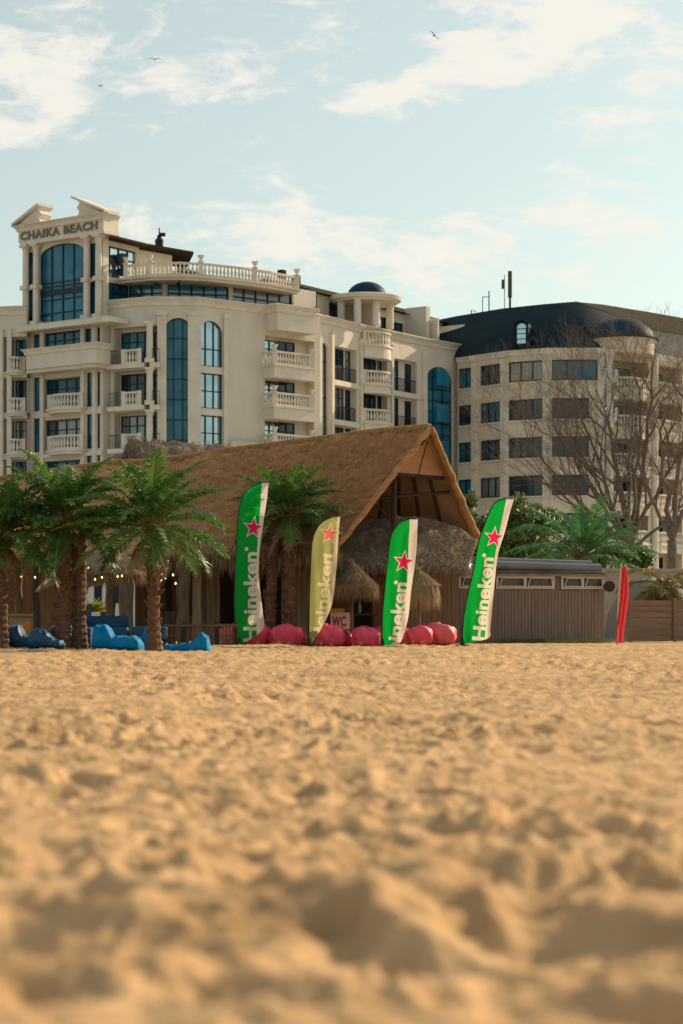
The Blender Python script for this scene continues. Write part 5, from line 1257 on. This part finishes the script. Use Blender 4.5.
# ---------------------------------------------------------------- sign, small things in the bar
t = thing('toilet_sign', 'white board with red WC letters and yellow top under the small straw parasol', 'sign', (XP(341, 54.9), 54.9, 0)); fs_ = Fr(330, 54.9, 352, 54.9)
mb = MB(); mb.fbox(fs_, fs_.s(330.5), fs_.s(350), ZP(629, 54.9), ZP(612.5, 54.9), -.03, 0); mb.build('board', mat('sign_white', (.72, .62, .56), .6), t)
mb = MB(); mb.fbox(fs_, fs_.s(330), fs_.s(344.5), ZP(612.3, 54.9), ZP(608.5, 54.9), -.04, .01); mb.build('header', mat('sign_yellow', (.55, .36, .03), .6), t)
text_on(t, fs_, 'WC', fs_.s(332), fs_.s(346), ZP(626, 54.9), .27, .006, mat('sign_red', (.35, .03, .05), .6), thick=.006)
mb = MB(); mb.fbox(fs_, fs_.s(331), fs_.s(333), -.05, ZP(629, 54.9), -.03, 0); mb.fbox(fs_, fs_.s(348), fs_.s(350), -.05, ZP(629, 54.9), -.03, 0); mb.build('leg', M_WOOD, t)
def bottle(label, px, py, Y, c):
    p = P(px, py, Y); mb = MB(); mb.lathe((p.x, p.y, p.z), [(.04, 0), (.045, .02), (.045, .2), (.018, .27), (.016, .34), (.02, .35)], 10); o = mb.build('bottle', c, smooth=True); return tag(o, label, 'bottle')
tb_ = thing('bar_table', 'small dark bar table behind the pink beanbags, near the sign', 'table', (XP(362, 56), 56, 0))
mb = MB(); mb.box((XP(362, 56), 56, .83), (.75, .5, .05)); mb.build('tabletop', M_TIMBER, tb_); mb = MB()
for a in (-.32, .32): mb.box((XP(362, 56) + a, 56, .4), (.05, .4, .82))
mb.build('leg', M_TIMBER, tb_)
p = P(361, 600, 56); bottle('slim pale bottle standing on the dark bar table near the sign', 359.5, HZ + (EYE - .856) * F / 56, 56, mat('bottle_teal', (.12, .22, .24), .2, spec=.6))
# sail canopies
def sail(label, pts, sag, group='canvas sails strung under the thatch'):
    a, b, c, d = [P(*q) for q in pts]; mb = MB(); vs = []; n = 14
    for i in range(n + 1):
        for j in range(n + 1):
            u, v = i / n, j / n; p = a.lerp(b, u).lerp(d.lerp(c, u), v); vs.append(p - Vector((0, 0, sag * math.sin(PI * u) * math.sin(PI * v) + .02 * math.sin(u * 20))))
    mb.add(vs, [(i * (n + 1) + j, (i + 1) * (n + 1) + j, (i + 1) * (n + 1) + j + 1, i * (n + 1) + j + 1) for i in range(n) for j in range(n)]); o = mb.build('canvas_sail', M_CANVAS, None, True); so = o.modifiers.new('s', 'SOLIDIFY'); so.thickness = .01; tag(o, label, 'canopy', group)
sail('pale triangular canvas sail left of the twin palm trunks', [(34, 592, 48.2), (58, 565, 48.6), (60, 582, 49.6), (38, 591, 49)], .05)
sail('long curved canvas sail strung between twin palm and log post', [(80, 580, 50), (122, 569, 50.5), (122, 576, 52), (82, 590, 52)], .12)
# string of warm lamps
M_BULB = mat('bulb', (1, .8, .5), .3, emit=((1.0, .72, .38), 1.4))
def lights(label, pts, group='strings of warm bulbs'):
    t = thing('string_lights', label, 'string lights', P(*pts[0]), group); mb = MB(); mb.tube([P(*p) + Vector((0, 0, .05)) for p in pts], .008, 4); mb.build('cable', M_IRON, t)
    for p in pts:
        q = P(*p); b = MB(); b.lathe((q.x, q.y, q.z - .04), [(.004, 0), (.016, .01), (.022, .03), (.016, .048), (.008, .06)], 8); b.build('bulb', M_BULB, t, True)
lights('string of warm bulbs under the dark thatch at the far left', [(-8, 572, 50.5), (7, 574, 50.5), (21, 576, 50.5), (35, 577, 50.5), (49, 576, 50.5), (67, 575, 50), (76, 572, 50)])
lights('string of warm bulbs below the wide straw parasol', [(88, 567, 48.5), (95, 579, 48.5), (102, 577, 48.5), (117.5, 576, 48.5), (122, 575.5, 48.5)])
lights('cluster of warm bulbs hanging right of the single palm trunk', [(161, 579.5, 46.5), (166, 569, 46.5), (168, 561, 46.5), (173, 574.5, 46.5), (165.5, 577.5, 46.5), (175.5, 583, 46.5), (162, 574, 46.5)])
# things seen through the open hall
Y = 66; t = thing('potted_plant', 'yellow green fan leaved plant in a tall blue box behind the left bar hall', 'plant', (XP(88, Y), Y, 0)); mb = MB(); mb.box((XP(88, Y), Y, .62), (.26, .26, 1.2)); mb.build('planter', mat('blue_box', (.01, .14, .30), .5), t)
mb = MB(); rl = random.Random(8)
for k in range(70):
    a = rl.uniform(0, PI); L = rl.uniform(.3, .75); o = P(90, 612, Y); e = o + Vector((math.cos(a) * L * 1.1, rl.uniform(-.3, .3), math.sin(a) * L * .6 + .1)); mb.add([o, o.lerp(e, .5) + Vector((0, 0, .06)), e, o.lerp(e, .5) - Vector((0, 0, .06))], [(0, 1, 2, 3)])
mb.build('leaves', mat('lime_leaf', (.30, .34, .03), .6, (.18, .26, .03), 2, trans=.4), t)
t = thing('building', 'pale low building with small windows glimpsed through the hall beyond the lime plant', 'building', (XP(100, 84), 84, 0)); fb_ = Fr(70, 84, 190, 84); mb = MB(); ops = [(fb_.s(94), fb_.s(102), 1.4, 2.4, .15, 0), (fb_.s(112), fb_.s(121), 1.4, 2.4, .15, 0)]
facade(mb, fb_, 0, fb_.L, 0, 3.4, ops); mb.fbox(fb_, 0, fb_.L, 0, 3.39, -3, -.4); mb.build('wall', mat('pale_wall', (.62, .60, .55), .9), t); mb = MB(); mb.fbox(fb_, -.2, fb_.L + .2, 3.4, 3.55, -3.2, .3); mb.build('roof', M_BROWN, t)
for o_ in ops: hotel_cur = t; window(t, fb_, *o_[:4], -.1, 2, (), glass=M_GLASS)
# chairs in the hall
def chair():
    t = thing('garden_chair', 'x', 'chair', (0, 0, 0), 'brown chairs in the open hall'); mb = MB(); mb.box((0, 0, .44), (.45, .45, .05)); mb.build('seat', M_WOODD, t); mb = MB(); mb.box((0, .2, .72), (.45, .04, .4)); mb.build('backrest', M_WOODD, t)
    for a in (-.19, .19):
        for b in (-.19, .19): mb = MB(); mb.box((a, b, .21), (.04, .04, .42)); mb.build('leg', M_TIMBER, t)
    return t
ch = chair()
for i, (px, Y, lab) in enumerate(((104, 57, 'brown wooden chair just left of the thick log post'), (72, 55, 'brown wooden chair right behind the twin palm trunk'), (176, 56, 'brown wooden chair before the plank wall beside the thick post'))):
    c = ch if i == 0 else copy_tree(ch); c.location = (XP(px, Y), Y, 0); c.rotation_euler.z = .5 * i - .4; c['label'] = lab

# ---------------------------------------------------------------- right edge: low fence, mound, clutter
M_FENCE = mat('brown_fence', (.27, .18, .12), .9, (.20, .13, .085), 2, stretch=(.4, .4, 8))
t = thing('board_fence', 'low brown board fence right of the furled red flag', 'fence', (XP(660, 63), 63, 0)); fr = Fr(629, 62, 760, 64); mb = MB()
for k in range(7): mb.fbox(fr, 0, fr.L, .05 + k * .18, .05 + k * .18 + .165, -.02, .01 + .004 * (k % 2))
mb.build('boards', M_FENCE, t); mb = MB()
for k in range(4): mb.fbox(fr, fr.L * k / 3 - .05, fr.L * k / 3 + .05, 0, 1.36, .02, .1)
mb.build('posts', M_FENCE, t)
mb = MB(); c = P(655, 603, 68); vs = []
mb.lathe((c.x, c.y, 0), [(1.75, 0), (1.6, .9), (1.25, 1.55), (.8, 1.95), (.35, 2.1), (.02, 2.12)], 26); o = mb.build('covered_mound', mat('dusty_tarp', (.40, .37, .33), .9, (.30, .27, .23), 1.5, .05, 4), smooth=True); tag(o, 'pale dusty tarp covered heap behind the brown board fence', 'covered heap')
t = thing('garden_wall', 'pale plastered wall behind the heap at the right edge', 'wall', (XP(690, 78), 78, 0)); fr = Fr(600, 78, 800, 80); mb = MB(); mb.fbox(fr, 0, fr.L, 0, 2.6, -.3, 0); mb.fbox(fr, -.05, fr.L + .05, 2.6, 2.72, -.36, .06); mb.build('wall', mat('pink_plaster', (.42, .33, .25), .9, (.34, .26, .2), 1), t)
t = thing('garden_wall', 'low beige wall behind the leafy tree right of the thatched gable', 'wall', (XP(540, 90), 90, 0)); fr = Fr(430, 90, 640, 90); mb = MB(); mb.fbox(fr, 0, fr.L, 0, 2.4, -.3, 0); mb.fbox(fr, -.05, fr.L + .05, 2.4, 2.52, -.36, .06); mb.build('wall', MATS['pink_plaster'], t)
# weeds at the foot of the cabin
mb = MB(); rw = random.Random(4)
for k in range(1500):
    px = rw.choice((rw.gauss(545, 14), rw.gauss(528, 22), rw.gauss(592, 8), rw.uniform(500, 606))); Y = 59.6 + rw.uniform(-.5, .6); p = Vector((XP(px, Y), Y, .0)); e = p + Vector((rw.gauss(0, .07), rw.gauss(0, .07), rw.uniform(.04, .17))); s_ = Vector((.012, 0, 0)); mb.add([p - s_, p + s_, e], [(0, 1, 2)])
o = mb.build('weeds', mat('weed', (.10, .14, .03), .8, (.16, .15, .05), 2, trans=.3)); tag(o, 'sparse green weeds at the foot of the plank cabin', 'weeds', kind='stuff')

# ---------------------------------------------------------------- gulls
M_GULL = mat('gull', (.035, .035, .033), .8)
def gull(label, px, py, Y, span, bank, yaw, flap, body=1.0):
    c = P(px, py, Y); m = Matrix.Rotation(yaw, 3, 'Z') @ Matrix.Rotation(bank, 3, 'Y'); mb = MB(); s_ = span / 2
    mb.tube([Vector((0, y, z)) * s_ * body for y, z in ((-.34, .02), (-.27, .03), (-.1, .0), (.12, 0), (.3, .02), (.42, .02))], [.012 * s_, .05 * s_, .09 * s_, .08 * s_, .04 * s_, .01 * s_], 8)
    mb.add([Vector(v) * s_ for v in ((0, .3, .02), (-.09, .5, .02), (.09, .5, .02))], [(0, 1, 2)])
    for sg in (-1, 1):
        L = [(0.05, -.12, .04), (.05, .14, .04), (.45, -.14, .04 + flap), (.45, .10, .04 + flap), (1.0, .08, .02 + flap * .5), (.95, .0, .02 + flap * .5)]
        mb.add([Vector((x * sg, y, z)) * s_ for x, y, z in L] + [Vector((x * sg, y, z - .015)) * s_ for x, y, z in L], [(0, 2, 3, 1), (2, 5, 4, 3), (6, 7, 9, 8), (8, 9, 10, 11), (0, 6, 8, 2), (2, 8, 11, 5), (5, 11, 10, 4), (4, 10, 9, 3), (3, 9, 7, 1)])
    mb.v = [tuple(m @ Vector(v) + c) for v in mb.v]; o = mb.build('gull', M_GULL); tag(o, label, 'bird', 'gulls in the sky')
gull('dark gull banking steeply high at the right of the sky', 434, 35.5, 110, .72, .75, .25, .12, 1.5)
gull('gull gliding with level spread wings, upper of the left two', 154.5, 59.5, 120, .85, .05, .0, .14, .8)
gull('small gull seen nearly side on, lowest of the three', 100.5, 86, 120, .62, -.15, .9, .12, 1.3)
